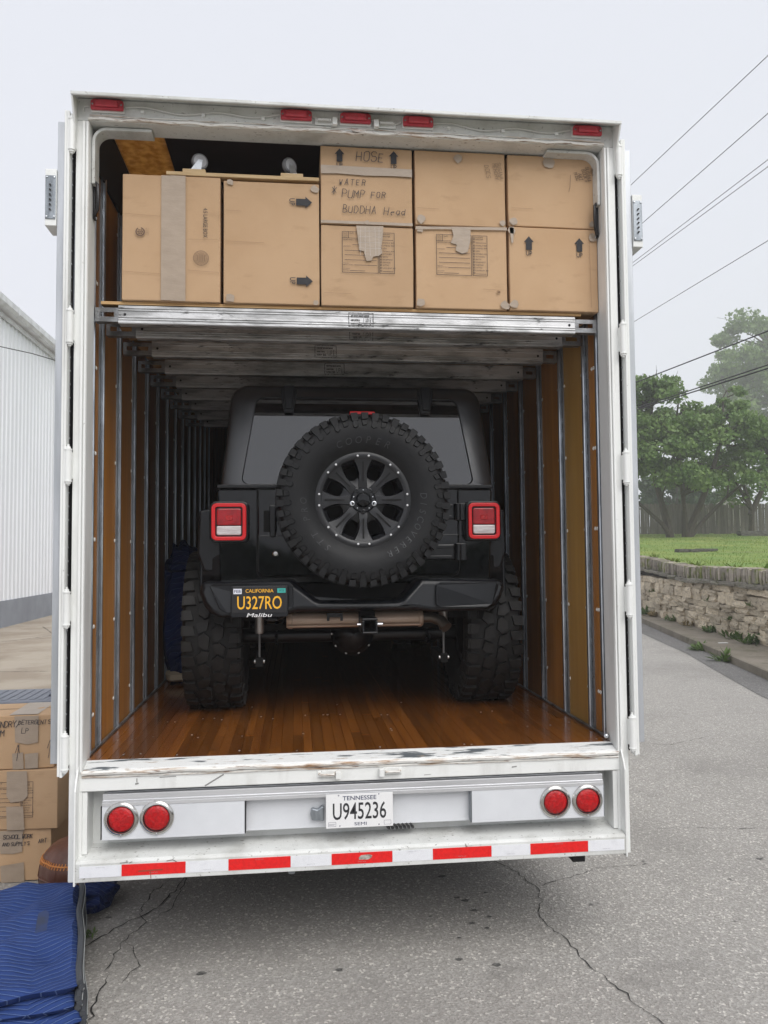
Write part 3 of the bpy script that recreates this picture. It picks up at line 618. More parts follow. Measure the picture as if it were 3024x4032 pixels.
for s in (-1, 1):
    for zc in (3.825, 2.932, 2.300, 1.660, 1.026):
        T = basis((s*1.306, -.026, zc), (0,0,1))
        prof = [(0,-.092),(.007,-.092),(.008,-.085),(.013,-.085),(.013,-.076),(.0175,-.076),(.0175,-.071),(.0155,-.070),(.0155,.066),(.0175,.067),(.0175,.073),(.011,.075),(.010,.083),(.005,.085),(.005,.094),(0,.095)]
        h = MB().lathe(prof, T, 14).build('hinge', white, tr, smooth=True)
        MB().box(min(s*1.292,s*1.30), max(s*1.292,s*1.30), -.03, .02, zc-.06, zc+.06).build('hinge_leaf', white, h, .002)
# header
MB().box(-1.295,1.295,0,.125,3.9055,4.012).build('header', white_dirty, tr, .004)
q = MB(); q.tube([(-1.24+.01*i, -.002-.003*abs(math.sin(i*.23)), 3.914+.003*math.sin(i*.31)-(.010*math.exp(-((i-124)/4)**2))) for i in range(0, 249)], .0085, 6); q.build('header_bead', rustwhite, tr, smooth=True)
q = MB(); q.tube([(-1.235+.02*i, -.002, 3.930+.0015*math.sin(i*.4)) for i in range(0, 124)], .004, 6); q.build('seal_strip', rustwhite, tr, smooth=True)
MB().prism([(.0005,4.014),(-.088,3.976),(-.091,3.980),(-.091,3.992),(-.084,3.996),(.0005,4.030),(.13,4.030),(.13,4.014)], 'x', -1.297, 1.297).build('visor', white_dirty, tr)
for s in (-1, 1): MB().prism([(-.087,3.974),(-.0005,4.011),(-.0005,3.80)], 'x', s*1.289, s*1.2965).build('visor_end', white, tr)
# trailer shell
MB().box(-1.2955,-1.195,.131,9.4,4.008,4.03).box(-.943,1.2955,.131,9.4,4.008,4.03).box(-1.1945,-.9435,3.21,9.4,4.008,4.03).build('roof', white, tr)
MB().box(-.943,1.23,.13,9.3,3.990,4.005).box(-1.23,-.9435,3.21,9.3,3.990,4.005).build('ceiling', maroon, tr)
for s in (-1, 1):
    MB().box(min(s*1.278,s*1.294), max(s*1.278,s*1.294), .127, 9.4, .42, 4.006).build('outer_skin', white, tr)  # lower edge dropped to block side light under the trailer
    MB().prism([(s*1.2775,3.78),(s*1.2775,3.989),(s*1.195,3.989),(s*1.20,3.97),(s*1.248,3.78)], 'y', .128, 9.3).build('ceiling_cove', black, tr)
boxo('roof_light_strip', (-1.1945,-.9435,.132,3.205,3.992,4.004), chipt, tr)
boxo('bulkhead', (-1.276,1.276,9.25,9.38,.8,4.0), black, tr); boxo('underframe', (-1.2,1.2,.15,9.3,.80,.93), black, tr)
# interior walls: plywood panels between slotted posts
PY = [.175,.365,.755,1.165,1.575,1.985,2.395,2.805,3.215,3.625,4.035,4.445,4.855,5.265,5.675,6.085,6.495,6.905,7.315,7.725,8.135,8.545,8.955]
PW = .044
for s in (-1, 1):
    xp = s*1.262
    for k, y in enumerate(PY):
        y1 = PY[k+1]-.02 if k+1 < len(PY) else 9.25
        o = MB().box(min(xp,s*1.277), max(xp,s*1.277), y+.02, y1, FZ-.02, 3.83).build('wall_panel', plyy if (s > 0 and k == 1) else ply, tr)
        if k < 8:
            q = MB(); step = .405 if k < 4 else .41
            for i in range(7):
                for yy in ((y+PW+.012, y1-PW+.008) if y1-y > .25 else ((y+y1)/2-.012, (y+y1)/2+.014)):
                    zz = 1.13+i*.42+(.04 if s > 0 else 0)
                    q.lathe([(.0,.005),(.008,.0035),(.011,0)], basis((xp-s*.0005, yy, zz), (-s,0,0)), 8)
            stuff(q.build('rivet_heads', rivetm, o))
        if k < 14:
            # slotted hat post: flanges with real slots, raised rounded rib
            q = MB(); xa, xb = s*1.254, s*1.2615
            def bb(y0_, y1_, z0_, z1_): q.box(min(xa,xb), max(xa,xb), y0_, y1_, z0_, z1_)
            w = PW
            if k < 6:
                for sg in (-1, 1):
                    a, b = sorted((y+sg*.010, y+sg*.019)); bb(a, b, FZ, 3.80)
                    a, b = sorted((y+sg*.033, y+sg*w)); bb(a, b, FZ, 3.80)
                    a, b = sorted((y+sg*.019, y+sg*.033)); zz = FZ
                    while zz < 3.74: bb(a, b, zz, zz+.032); zz += .088
            else:
                bb(y-w, y+w, FZ, 3.80)
            p = q.build('wall_post', galv, tr)
            MB().prism([(y-.010,s*1.262),(y-.0095,s*1.248),(y-.005,s*1.243),(y+.005,s*1.243),(y+.0095,s*1.248),(y+.010,s*1.262)], 'z', FZ, 3.80, fn=lambda v: (v[1], v[0], v[2])).build('post_rib', tubem, p)
            if k < 6: MB().box(min(s*1.2612,s*1.2618), max(s*1.2612,s*1.2618), y-w+.002, y+w-.002, FZ, 3.79).build('slot_shade', slotdark, p)  # dark sheet stands in for the shade inside the slots
    # rusty angle along the floor edge
    MB().box(min(s*1.235,s*1.2515), max(s*1.235,s*1.2515), .13, 9.2, FZ+.0005, FZ+.012).build('floor_angle', beamend, tr, .003)
# floor of long oak strips
fl = boxo('floor', (-1.276,1.276,.075,9.25,.90,FZ-.022), black, tr)
rd = random.Random(3); x = -1.236; vw = [.043,.050,.056,.047]
while x < 1.23:
    w = rd.choice(vw); w = min(w, 1.236-x); y = .075
    if w < .012: break
    cuts = [.075]
    while cuts[-1] < 9.2:
        nx = cuts[-1]+(rd.uniform(.25,1.9) if len(cuts) == 1 else (rd.uniform(1.0,2.2) if cuts[-1] < 2.2 else 7.5)); cuts.append(min(nx, 9.24))
    for a, b in zip(cuts, cuts[1:]):
        dz = rd.uniform(-.0007,.0007)
        q = MB(); c = .0015
        q.add([(x+.0004,a,FZ-.020),(x+w-.0004,a,FZ-.020),(x+w-.0004,b-.0008,FZ-.020),(x+.0004,b-.0008,FZ-.020),
               (x+.0004,a,FZ-c+dz),(x+w-.0004,a,FZ-c+dz),(x+w-.0004,b-.0008,FZ-c+dz),(x+.0004,b-.0008,FZ-c+dz),
               (x+c,a,FZ+dz),(x+w-c,a,FZ+dz),(x+w-c,b-.002,FZ+dz),(x+c,b-.002,FZ+dz)],
              [(0,3,2,1),(0,1,5,4),(1,2,6,5),(2,3,7,6),(3,0,4,7),(4,5,9,8),(5,6,10,9),(6,7,11,10),(7,4,8,11),(8,9,10,11)])
        q.build('plank', oak, fl)
    x += w
q = MB()
for i in range(46):
    xx, yy = rd.uniform(-1.2,1.2), rd.choice([.11,.15,.45,.5,.85,.9,1.2])+rd.uniform(-.01,.01)
    q.lathe([(0,.0016),(.0045,.0013),(.0055,.0002)], basis((xx,yy,FZ+.0008),(0,0,1)), 7)
stuff(q.build('floor_screws', beamend, fl))
# sill
MB().prism([(0.0,.905),(.0,.934),(.006,.940),(.073,.9655),(.073,.90)], 'x', -1.2365, 1.2365).build('sill_plate', sillmat, tr, .003)
q = MB(); q.tube([(-1.238+.02*i, -.006-.002*math.sin(i*.5), .926+.002*math.sin(i*.37)) for i in range(0, 125)], .0105, 6); q.build('sill_bead', rustwhite, tr, smooth=True)
q = MB(); q.tube([(-1.238+.02*i, -.003, .909+.001*math.sin(i*.7)) for i in range(0, 125)], .006, 6); q.build('sill_lower_bead', rustwhite, tr, smooth=True)
MB().lathe([(.0,.016),(.010,.012),(.014,.004),(.014,-.004)], basis((1.222,.09,.985),(-.5,-1,.3)), 12).build('stop_bolt', zinc, tr, smooth=True)
MB().box(-1.2495,1.2495,-.003,.07,.845,.9045).build('crossmember', white, tr, .004)
q = Decal((0,-.0045,0)); q.line((-.70,.852),(-.62,.898),.006); q.line((-1.0,.895),(-1.0,.88),.004); q.line((-1.005,.872),(-.995,.874),.007); q.line((-.9,.897),(-.83,.899),.003); q.line((.72,.88),(.74,.882),.005); q.line((.3,.86),(.33,.862),.002)
q.build('scuff_marks', mk('scuff', (.25,.25,.24), .6), tr)
MB().box(-1.2365,1.2365,.1105,.12,.560,.8448).build('recess_back', white, tr)
# step bumper
MB().prism([(.110,.560),(.110,.580),(-.038,.5605),(-.046,.556),(-.050,.548),(-.050,.470),(-.044,.470),(-.044,.545)], 'x', -1.2502, 1.2502).build('step_bumper', white_dirty, tr, .002)
tb = [-1.233,-1.054,-.779,-.593,-.318,-.135,.142,.328,.603,.787,1.065,1.243]
for i, (a, b) in enumerate(zip(tb, tb[1:])):
    o = MB().box(a+.0005,b-.0005,-.0516,-.0502,.4895,.5385).build('reflective_tape', tapered if i % 2 else tapewht, tr)
    q = Decal((0,-.0522,0)); q.text('DOT-C2', (a+b)/2-.018, .497 if i % 3 else .53, .004, .035); q.build('tape_print', mk('tape_print_ink', (.45,.3,.3) if i % 2 else (.45,.45,.48), .6), o)
q = Decal((0,-.0526,0))
q.poly([(-.01,.508),(.03,.506),(.045,.514),(.05,.524),(.035,.530),(.0,.527),(-.012,.518)]); q.build('tape_tear', mk('torn_tape', (.5,.47,.42), .7, c2=(.25,.22,.18), scale=60), tr)
q = Decal((0,-.0506,0))
for a, b in (((-.86,.545),(-.835,.549)),((-.835,.549),(-.82,.540)),((-.82,.540),(-.818,.528)),((-1.06,.546),(-1.03,.548)),((-1.02,.545),(-1.01,.549)),((.595,.515),(.615,.519)),((.99,.543),(1.0,.544))): q.line(a, b, .004)
q.build('paint_chips', mk('chip_grey', (.2,.19,.18), .7), tr)
q = Decal((0,-.0528,0)); q.line((-.98,.508),(-.88,.510),.006); q.line((-.93,.505),(-.928,.475),.003); q.build('rust_scratch', mk('rust_scratch_paint', (.35,.06,.03), .7), tr)
# light bar
lb = boxo('light_bar', (-.5235,.5215,.030,.036,.632,.80), whitealum, tr)
q = MB()
for i, (a, b) in enumerate(((.797,.806),(.808,.815),(.817,.824),(.826,.834))): q.box(-1.147+i*.004,1.160-i*.004,-.012+i*.012,.03+i*.016,a,b)
q.box(-1.146,1.159,-.008,.04,.796,.832); q.box(-1.148,1.161,-.013,.030,.780,.7965); q.build('ribbed_rail', alum, lb, .001)
for s, a, b in ((-1,-1.149,-.5245), (1,.5225,1.162)):
    p = boxo('lamp_panel', (a,b,-.0105,.029,.632,.7795), whitealum, tr, .002)
    boxo('end_cap', (a-.006,a-.0005,-.009,.05,.634,.7795), slotdark if s < 0 else galv, p, .002); boxo('end_cap', (b+.0005,b+.005,-.009,.05,.634,.7795), slotdark if s < 0 else galv, p, .002)
def tail(cx, cz):
    T = basis((cx,-.0110,cz), (0,-1,0), (1,0,0))
    t = MB().lathe([(.0,.001),(.056,.001),(.056,.004),(.060,.0105),(.066,.0095),(.0745,.004),(.076,.0),(.0,0)], T, 40).build('tail_lamp', chrome, tr, smooth=True)
    MB().lathe([(.0555,.002),(.0565,.006),(.0575,.0075)], T, 36).build('gasket', black, t)
    MB().lathe([(0,.0135),(.02,.013),(.040,.0115),(.050,.0085),(.0545,.004),(.0545,.0015)], T, 36).build('lens', redlens, t, smooth=True)
    q = MB()
    for a in (90+60, 90-60, 270): 
        px, pz = cx+.0685*math.cos(R(a)), cz+.0685*math.sin(R(a))
        q.lathe([(0,.006),(.003,.0055),(.0048,.003),(.0048,0)], basis((px,-.019,pz),(0,-1,0)), 8)
    q.build('screws', zinc, t, smooth=True)
for c in ((-1.065,.722),(-.911,.722),(.924,.712),(1.081,.712)): tail(*c)
# trailer licence plate
pl = boxo('licence_plate', (-.158,.150,-.019,-.0165,.640,.793), platew, tr, .002)
q = Decal((0,-.0198,0)); q.text('TENNESSEE\x01', -.004, .7735, .019, .155, align='c'); q.text('SEMI', .0, .6570, .014, .056, align='c'); q.build('plate_legend', navyink, pl)
q = Decal((0,-.0198,0)); q.text('U945236\x01', -.004, .715, .076, .245, align='c'); q.build('plate_number', ink, pl)
q = Decal((0,-.0196,0)); q.frame(-.147,-.112,.648,.668,.0015); q.frame(.108,.141,.648,.668,.0015); q.rect(-.145,-.115,.658,.6595); q.rect(-.145,-.120,.654,.6555)
for x_, z_ in ((-.1,.787),(.085,.787),(-.095,.650),(.085,.650)): q.disc(x_, z_, .0035)
q.build('plate_marks', mk('plate_grey', (.3,.3,.34), .5), pl)
MB().prism([(-.222,.672),(-.165,.665),(-.165,.735),(-.178,.733),(-.196,.720),(-.222,.728),(-.228,.70)], 'y', .005, .029).build('plate_lamp', galv, tr, .006)
q = MB()
for i in range(7): 
    x0 = .125+i*.019; q.tube([(x0+.011*math.cos(t)+.004*t/6, .06+.03*math.sin(t*1.0), .645-.022-.020*math.cos(t)) for t in [k*.55 for k in range(13)]], .0055, 6)
q.build('coiled_cable', blackcable, tr, smooth=True)
# marker lights, cable, keepers on the header
def marker(cx, cz):
    b = boxo('marker_light', (cx-.076,cx+.076,-.012,-.0005,cz-.030,cz+.026), white, tr, .005)
    MB().prism([(cx-.074,cz-.025),(cx+.074,cz-.025),(cx+.074,cz+.017),(cx+.06,cz+.025),(cx-.06,cz+.025),(cx-.074,cz+.017)], 'y', -.030, -.0125).build('lens', markred, b, .006)
    MB().prism([(cx-.052,cz-.016),(cx+.052,cz-.016),(cx+.048,cz+.013),(cx+.02,cz+.018),(cx-.02,cz+.018),(cx-.048,cz+.013)], 'y', -.042, -.0305).build('lens_bulge', markred2, b, .008)
    q = MB()
    for s in (-1, 1): q.lathe([(0,.004),(.004,.003),(.005,0)], basis((cx+s*.064,-.0302,cz-.002),(0,-1,0)), 8)
    q.build('screws', beamend, b)
MX = (-1.152,-.283,-.001,.302,1.149)
for x_ in MX: marker(x_, 3.973)
for a, b in zip(MX, MX[1:]):
    n = 24; q = MB(); q.tube([(a+.078+(b-a-.156)*i/n, -.008, 3.965+.010*math.sin(i*.55)*(1 if b-a > .4 else .5)-.012*math.sin(math.pi*i/n)+.008) for i in range(n+1)], .0045, 6); q.build('cable', cable, tr, smooth=True)
    for t in ((.18,.5,.82) if b-a > .5 else ((.5,) if b-a > .31 else ())): boxo('cable_clip', (a+(b-a)*t-.008,a+(b-a)*t+.008,-.0135,-.0005,3.948,3.962), white, tr, .001)
MB().tube([(-1.228,-.006,3.972),(-1.255,-.012,3.968),(-1.262,-.006,3.955),(-1.262,.004,3.945)], .0045, 6).build('cable', cable, tr, smooth=True)
for cx, cz in ((-.150,3.955),(.149,3.955),(-.151,.884),(.150,.887)):
    zo = 1 if cz > 2 else .9
    k_ = boxo('latch_keeper', (cx-.045,cx+.045,-.010,-.0035,cz-.016,cz+.016), white, tr, .003)
    MB().tube([(cx-.036,-.008,cz),(cx-.030,-.028,cz),(cx+.030,-.028,cz),(cx+.036,-.008,cz)], .006, 6).build('loop', white_dirty if cz > 2 else rustwhite, k_, smooth=True)
    sg = 1 if cx < 0 else -1
    MB().box(cx+sg*.050-.012,cx+sg*.050+.012,-.032,-.0035,cz-.022,cz+.014).build('lug', white, k_, .003)
MB().add([(-.03,-.014,3.918),(.0,-.020,3.908),(.035,-.012,3.913),(.06,-.012,3.922),(.01,-.010,3.926),(0,-.002,3.93)], [(0,1,4),(1,2,4),(2,3,4),(0,4,5),(3,5,4)]).build('torn_seal', rustwhite, tr)
# doors folded back along the sides
for s in (-1, 1):
    def bx(*r): return MB().box(min(s*r[0],s*r[1]), max(s*r[0],s*r[1]), *r[2:])
    d = bx(1.327,1.338,-.030,1.21,.922,3.934).build('door_leaf', white, tr, .002)
    bx(1.3145,1.3262,-.034,.02,.918,3.932).build('door_edge', white, d, .003)
    bx(1.3385,1.372,-.012,1.20,.975,3.888).build('door_liner', alumdk, d, .002)
    bx(1.3385,1.3405,-.020,-.0125,.975,3.885).build('door_gasket', slotdark, d)
    bx(1.311,1.3255,.021,1.20,.93,3.92).build('door_skin', slotdark if s < 0 else black, d)
    q = MB(); zz = 1.0
    while zz < 3.85: q.lathe([(0,.004),(.004,.003),(.0055,0)], basis((s*1.314,.012,zz),(-s,-.6,0)), 6); zz += .062
    stuff(q.build('rivets', zinc, d))
    b = bx(1.3725,1.423,-.022,.10,3.395,3.66).build('lock_box', white, d, .003)
    bp_ = bx(1.3745,1.4205,-.0265,-.0225,3.425,3.628).build('bolt_plate', galv, d, .003)
    q = MB()
    for zz in (3.435,3.618):
        for xx in (1.381,1.414): q.lathe([(0,.004),(.004,.003),(.005,0)], basis((s*xx,-.0268,zz),(0,-1,0)), 8)
    q.build('screws', zinc, d)
    q = MB()
    for i in range(6): q.tube([(s*1.400,-.026,3.470+i*.023),(s*1.3975,-.036,3.466+i*.023)], .0042, 7)
    q.build('bolts', mk('dark_bolt', (.08,.075,.075), .5, .5), d)
    MB().tube([(s*1.303,.05,3.70),(s*1.301,.03,3.40),(s*1.304,.03,3.0),(s*1.300,.04,2.5)], .005, 6).build('door_cable', grey, d, smooth=True)
# wheels of the trailer far under the body
for s in (-1, 1):
    for yy in (4.6, 5.8):
        w_ = MB().lathe([(.20,-.12),(.40,-.13),(.48,-.10),(.50,-.05),(.50,.05),(.48,.10),(.40,.13),(.20,.12)], basis((s*1.08,yy,.50),(1,0,0)), 28, True).build('wheel', rubber, tr, smooth=True)
        MB().lathe([(0,.06),(.08,.07),(.16,.05),(.20,.10)], basis((s*1.08,yy,.50),(s,0,0)), 20).build('rim', galv, w_, smooth=True)
boxo('axle_frame', (-.9,.9,4.4,6.0,.45,.80), black, tr)
boxo('mud_bracket', (1.03,1.09,.06,.30,.40,.50), black, tr); boxo('frame_stub', (-.33,-.30,.2,.23,.36,.55), galv, tr)
# ================================================================== DECKING BEAMS AND DECK
BY = [.140,.365,.755,1.165,1.575,1.985,2.395,2.805,3.215]
ordn = ['front aluminium decking beam at the trailer mouth under the boxes','second aluminium decking beam from the trailer mouth','third aluminium decking beam from the trailer mouth','fourth aluminium decking beam, just before the vehicle roof','fifth aluminium decking beam, crossing over the vehicle roof','sixth aluminium decking beam, over the vehicle','seventh aluminium decking beam, over the vehicle','eighth aluminium decking beam deep in the trailer','last visible aluminium decking beam, deepest in the trailer']
for k, y in enumerate(BY):
    t = thing('decking_beam', ordn[k], 'beam', (0, y, 3.0), group='decking beams across the trailer'); dx = [0,.035,.04,.045,.05,.03,.05,.04,.05][k]; z0 = 2.985+(.006,0,.003,0,.004,.0,.004,0,.004)[k]; sh = (0,.01,.03,.03,.03,.03,.0,.02,.0)[k]
    xa, xb = -1.125+dx+sh*.2, 1.118+sh; q = MB(); q.box(xa,xb,y-.020,y+.034,z0,z0+.088)
    for a, b in ((.003,.013),(.018,.024),(.029,.036),(.062,.068),(.073,.085)): q.box(xa,xb,y-.0245,y-.0202,z0+a,z0+b)
    q.build('beam_body', beamal, t, .0012)
    for s, xe in ((-1,xa),(1,xb)):
        q = MB(); e = s*1.234; x0_, x1_ = sorted((xe-s*.02, e)); 
        q.box(x0_,x1_,y-.014,y-.009,z0+.056,z0+.078); q.box(x0_,x1_,y-.014,y-.009,z0+.010,z0+.034); a_, b_ = sorted((xe, xe+s*.022)); q.box(a_,b_,y-.014,y-.009,z0+.034,z0+.056); a_, b_ = sorted((e, e-s*.02)); q.box(a_,b_,y-.014,y-.009,z0+.034,z0+.056)
        q.box(x0_,x1_,y-.0088,y+.03,z0+.010,z0+.020); q.box(x0_,x1_,y-.0088,y+.03,z0+.068,z0+.078)
        q.build('beam_end', beamend, t, .001)
        q = MB(); q.lathe([(0,.003),(.006,.002),(.007,0)], basis((xe-s*.03,y-.0205,z0+.045),(0,-1,0)), 8); q.build('pin', slotdark, t)
    if k < 4:
        cx = (.03,.05,-.12,-.05)[k]; q = Decal((cx,y-.0252,z0)); q.frame(-.062,.062,.010,.080,.004); q.text('UP', .012, .020, .032, .026); q.rect(.044,.048,.02,.055); q.rect(-.05,-.02,.022,.030); q.rect(-.05,-.005,.040,.047); q.rect(-.05,.04,.060,.068); q.rect(-.015,.003,.02,.033); q.build('worn_label', mk('worn_label_ink', (.07,.07,.07), .6, c2=(.4,.4,.4), scale=120, thr=(.5,.55)), t)
for k, (y0, y1, lab) in enumerate([(.118,.77,'plywood deck sheet under the cardboard boxes at the trailer mouth'),(.775,1.99,'plywood deck sheet above the vehicle roof'),(1.995,3.25,'plywood deck sheet deep in the trailer over the beams')]):
    o = MB().box(-1.205+.02*k,1.150,y0,y1,3.0825,3.0965).build('plywood_sheet', plyedge); tag(o, lab, 'plywood', 'plywood deck sheets')
# ================================================================== OFF-ROAD VEHICLE
JX = .06
je = thing('off_road_vehicle', 'black off-road vehicle with a spare wheel, parked inside the trailer', 'car', (JX, 2.8, FZ))
def rtrap(hb, ht, zb, zt, rb, rt, cx=0, n=6):
    """rounded trapezoid, counter-clockwise from bottom left"""
    P = []
    for (x, z, sx, sz, r) in ((-hb,zb,1,1,rb),(hb,zb,-1,1,rb),(ht,zt,-1,-1,rt),(-ht,zt,1,-1,rt)):
        c = (x+sx*r, z+sz*r); a0 = {(1,1):180,(-1,1):270,(-1,-1):0,(1,-1):90}[(sx,sz)]
        for i in range(n+1):
            a = R(a0+90*i/n); P.append((cx+c[0]+r*math.cos(a), c[1]+r*math.sin(a)))
    return P
YB = .80
def ywin(z): return YB+(z-2.27)*.112
# tub
MB().prism(rtrap(.772,.79,1.72,2.262,.03,.02,JX), 'y', YB, 3.3).build('body_tub', paint, je, .012)
MB().box(JX-.70,JX+.70,YB+.01,1.02,1.60,1.719).box(JX-.70,JX+.70,1.021,3.2,1.50,1.719).build('chassis', gapm, je)
tg = MB().prism(rtrap(.572,.572,1.768,2.258,.035,.008,JX+.010), 'y', YB-.022, YB-.0005).build('tailgate', paint, je, .007)
MB().prism(rtrap(.580,.580,1.760,2.2615,.035,.008,JX+.010), 'y', YB-.006, YB-.0004).build('gate_gap', gapm, tg)
MB().box(JX-.562,JX+.582,YB-.027,YB-.0225,1.99,1.996).build('crease', paint, tg, .002)
# hardtop shell with window opening
out = rtrap(.788,.735,2.264,2.872,.02,.105,JX+.012); win = rtrap(.665,.595,2.285,2.795,.035,.06,JX+.012); n = len(out)
q = MB()
rings = [[(x,3.05,z) for x,z in out], [(x,ywin(z)+.045,z) for x,z in out], [((x-JX)*.988+JX,ywin(z)+.012,2.27+(z-2.27)*.985) for x,z in out], [((x-JX)*.965+JX,ywin(z),2.27+(z-2.27)*.965) for x,z in out],
         [(x,ywin(z)-.002,z) for x,z in win], [((x-JX)*.988+JX,ywin(z)+.016,2.54+(z-2.54)*.98) for x,z in win]]
q.grid(lambda i, j: rings[i][j], len(rings), n, cv=True); q.build('hardtop', hardm, je, smooth=True)
gl = MB(); gw = rtrap(.668,.598,2.282,2.798,.03,.055,JX+.012); gl.add([(x,ywin(z)+.010,z) for x,z in gw], [tuple(range(n))]); gl.add([(x,ywin(z)+.015,z) for x,z in gw], [tuple(range(n))[::-1]])
g_ = gl.build('rear_window', glass, je)
boxo('defogger_tab', (JX+.385,JX+.398,ywin(2.69)+.0065,ywin(2.69)+.0095,2.722,2.736), clear, g_)
boxo('belt_trim', (JX-.79,JX+.79,YB-.006,YB+.02,2.2625,2.283), satin, je, .005)
for cx in (JX-.388, JX+.408):
    P = [(cx-.046,2.845),(cx+.046,2.845),(cx+.046,2.815),(cx+.026,2.700),(cx-.026,2.700),(cx-.046,2.815)]
    h = MB().prism(P, 'y', -.026, .0, fn=lambda v: (v[0], ywin(v[2])+v[1], v[2])).build('window_hinge', satin, je, .006)
    MB().prism([(cx-.03,2.86),(cx+.03,2.86),(cx+.022,2.72),(cx-.022,2.72)], 'y', -.040, -.0265, fn=lambda v: (v[0], ywin(v[2])+v[1], v[2])).build('hinge_cover', plastic, h, .006)
# brake light above the spare
MB().box(JX-.055,JX+.085,.60,.66,2.652,2.672).build('brake_light', redrim, je, .005)
boxo('brake_light_stalk', (JX-.01,JX+.03,.66,.79,2.42,2.66), satin, je, .005)
# tail lamps
for s, x0, x1 in ((-1,-.752,-.562),(1,.688,.871)):
    z0, z1 = 1.968, 2.174; cx, hw_ = (x0+x1)/2, (x1-x0)/2
    b = MB().prism(rtrap(hw_+.012,hw_+.012,z0-.012,z1+.012,.035,.035,cx), 'y', .735, YB-.0007).build('tail_lamp', satin, je, .008)
    q = MB(); A = rtrap(hw_,hw_,z0,z1,.030,.030,cx); B = rtrap(hw_-.021,hw_-.021,z0+.021,z1-.021,.014,.014,cx); m_ = len(A)
    rg = [[(x,.7345,z) for x,z in A], [(x,.716,z) for x,z in A], [(x,.716,z) for x,z in B], [(x,.7345,z) for x,z in B]]
    q.grid(lambda i, j: rg[i][j], 4, m_, cv=True); q.build('red_rim', redrim, b, .004)
    zm = z0+.021+(z1-z0-.042)*.36
    MB().prism(rtrap(hw_-.028,hw_-.028,zm+.003,z1-.029,.008,.012,cx), 'y', .722, .7343).build('red_lens', darkred, b, .006)
    MB().prism(rtrap(hw_-.028,hw_-.028,z0+.029,zm,.012,.006,cx), 'y', .720, .7343).build('clear_lens', clear, b, .006)
    MB().box(cx-.02,cx+.02,.7185,.7218,zm+.03,zm+.06).build('lens_core', redlens, b, .003)
# tailgate handle, lock, hinges
boxo('handle_cup', (JX-.53,JX-.455,YB-.026,YB-.0225,2.015,2.135), gapm, tg, .01)
MB().prism(rtrap(.017,.020,1.985,2.165,.01,.01,JX-.478), 'y', YB-.060, YB-.0265).build('tailgate_handle', satin, tg, .008)
MB().lathe([(0,.012),(.012,.011),(.015,.006),(.018,.004),(.018,0)], basis((JX-.463,YB-.0225,1.893),(0,-1,0)), 18).build('lock_button', chrome, tg, smooth=True)
for zc in (2.125, 1.895):
    h = tg; boxo('tailgate_hinge', (JX+.30,JX+.555,YB-.040,YB-.0225,zc-.045,zc+.045), satin, tg, .008)
    MB().box(JX+.31,JX+.54,YB-.050,YB-.0405,zc+.020,zc+.040).box(JX+.31,JX+.54,YB-.050,YB-.0405,zc-.040,zc-.020).build('hinge_ribs', satin, h, .004)
    MB().tube([(JX+.575,YB-.042,zc-.045),(JX+.575,YB-.042,zc+.045)], .018, 10).build('hinge_knuckle', satin, h, smooth=True)
    boxo('hinge_leaf', (JX+.560,JX+.625,YB-.036,YB-.0225,zc-.05,zc+.05), satin, h, .006)
MB().lathe([(.10,0),(.09,.20),(.0,.20)], basis((JX+.008,YB-.02,2.177),(0,-1,0)), 20).build('spare_carrier', satin, tg)
# bumper
P = [(-.812,1.742),(-.33,1.752),(-.300,1.742),(-.185,1.650),(-.160,1.640),(.262,1.636),(.288,1.646),(.372,1.738),(.402,1.748),(.892,1.734),(.893,1.69),(.868,1.63),(.83,1.59),(.77,1.566),(.45,1.562),(.38,1.572),(-.285,1.576),(-.345,1.556),(-.69,1.552),(-.745,1.566),(-.79,1.612),(-.812,1.68)]
def bend(v):
    d = max(0, abs(v[0]-.04)-.60); return (v[0], v[1]+d*d*1.4, v[2])
bu = MB().prism(P, 'y', .615, .790, fn=bend).build('rear_bumper', plastic, je, .045, smooth=True); bu.modifiers[0].segments = 5; bu.data.polygons.foreach_set('use_smooth', [True]*len(bu.data.polygons)); bu.modifiers[0].harden_normals = True
for P2 in ([(.475,1.715),(.50,1.730),(.83,1.722),(.845,1.70),(.80,1.60),(.77,1.588),(.50,1.590),(.475,1.606)], [(-.755,1.722),(-.735,1.732),(-.325,1.738),(-.305,1.72),(-.305,1.60),(-.33,1.586),(-.66,1.578),(-.70,1.60)]):
    MB().prism(P2, 'y', .606, .6149, fn=bend).build('bumper_pad', plastic, bu, .0085)
MB().box(-.30,.36,.66,.80,1.60,1.63).build('bumper_core', gapm, bu)
# vehicle licence plate
fr_ = MB().prism(rtrap(.152,.152,1.556,1.722,.012,.012,-.484), 'y', .592, .6029).build('licence_plate', plastic, je, .003)
MB().prism(rtrap(.146,.146,1.580,1.716,.008,.008,-.484), 'y', .5885, .5918).build('plate_face', plateb, fr_, .001)
q = Decal((-.484,.5878,0)); q.text('CALIFORNIA\x01', .0, 1.696, .019, .148, align='c'); q.text('U327RO\x01', 0, 1.633, .070, .235, align='c'); q.build('plate_number', platey, fr_)
q = Decal((-.484,.5876,0)); q.rect(-.138,-.094,1.680,1.708); q.build('month_sticker', stickw, fr_)
q = Decal((-.484,.5872,0)); q.text('FEB\x01', -.116, 1.694, .015, .034, align='c'); q.build('sticker_print', navyink, fr_)
q = Decal((-.484,.5876,0)); q.rect(.094,.138,1.684,1.708); q.build('year_sticker', stickg, fr_)
q = Decal((-.484,.5872,0)); q.text('2022', .116, 1.697, .010, .028, align='c'); q.build('sticker_print', ink, fr_)
q = Decal((-.484,.5910,0), u=(1,0,0), v=(.35,0,1)); q.O = Vector((-.484-.35*1.567,.5910,0)); q.text('Malibu\x01', .0, 1.567, .021, .130, align='c'); q.build('frame_print', platew, fr_)
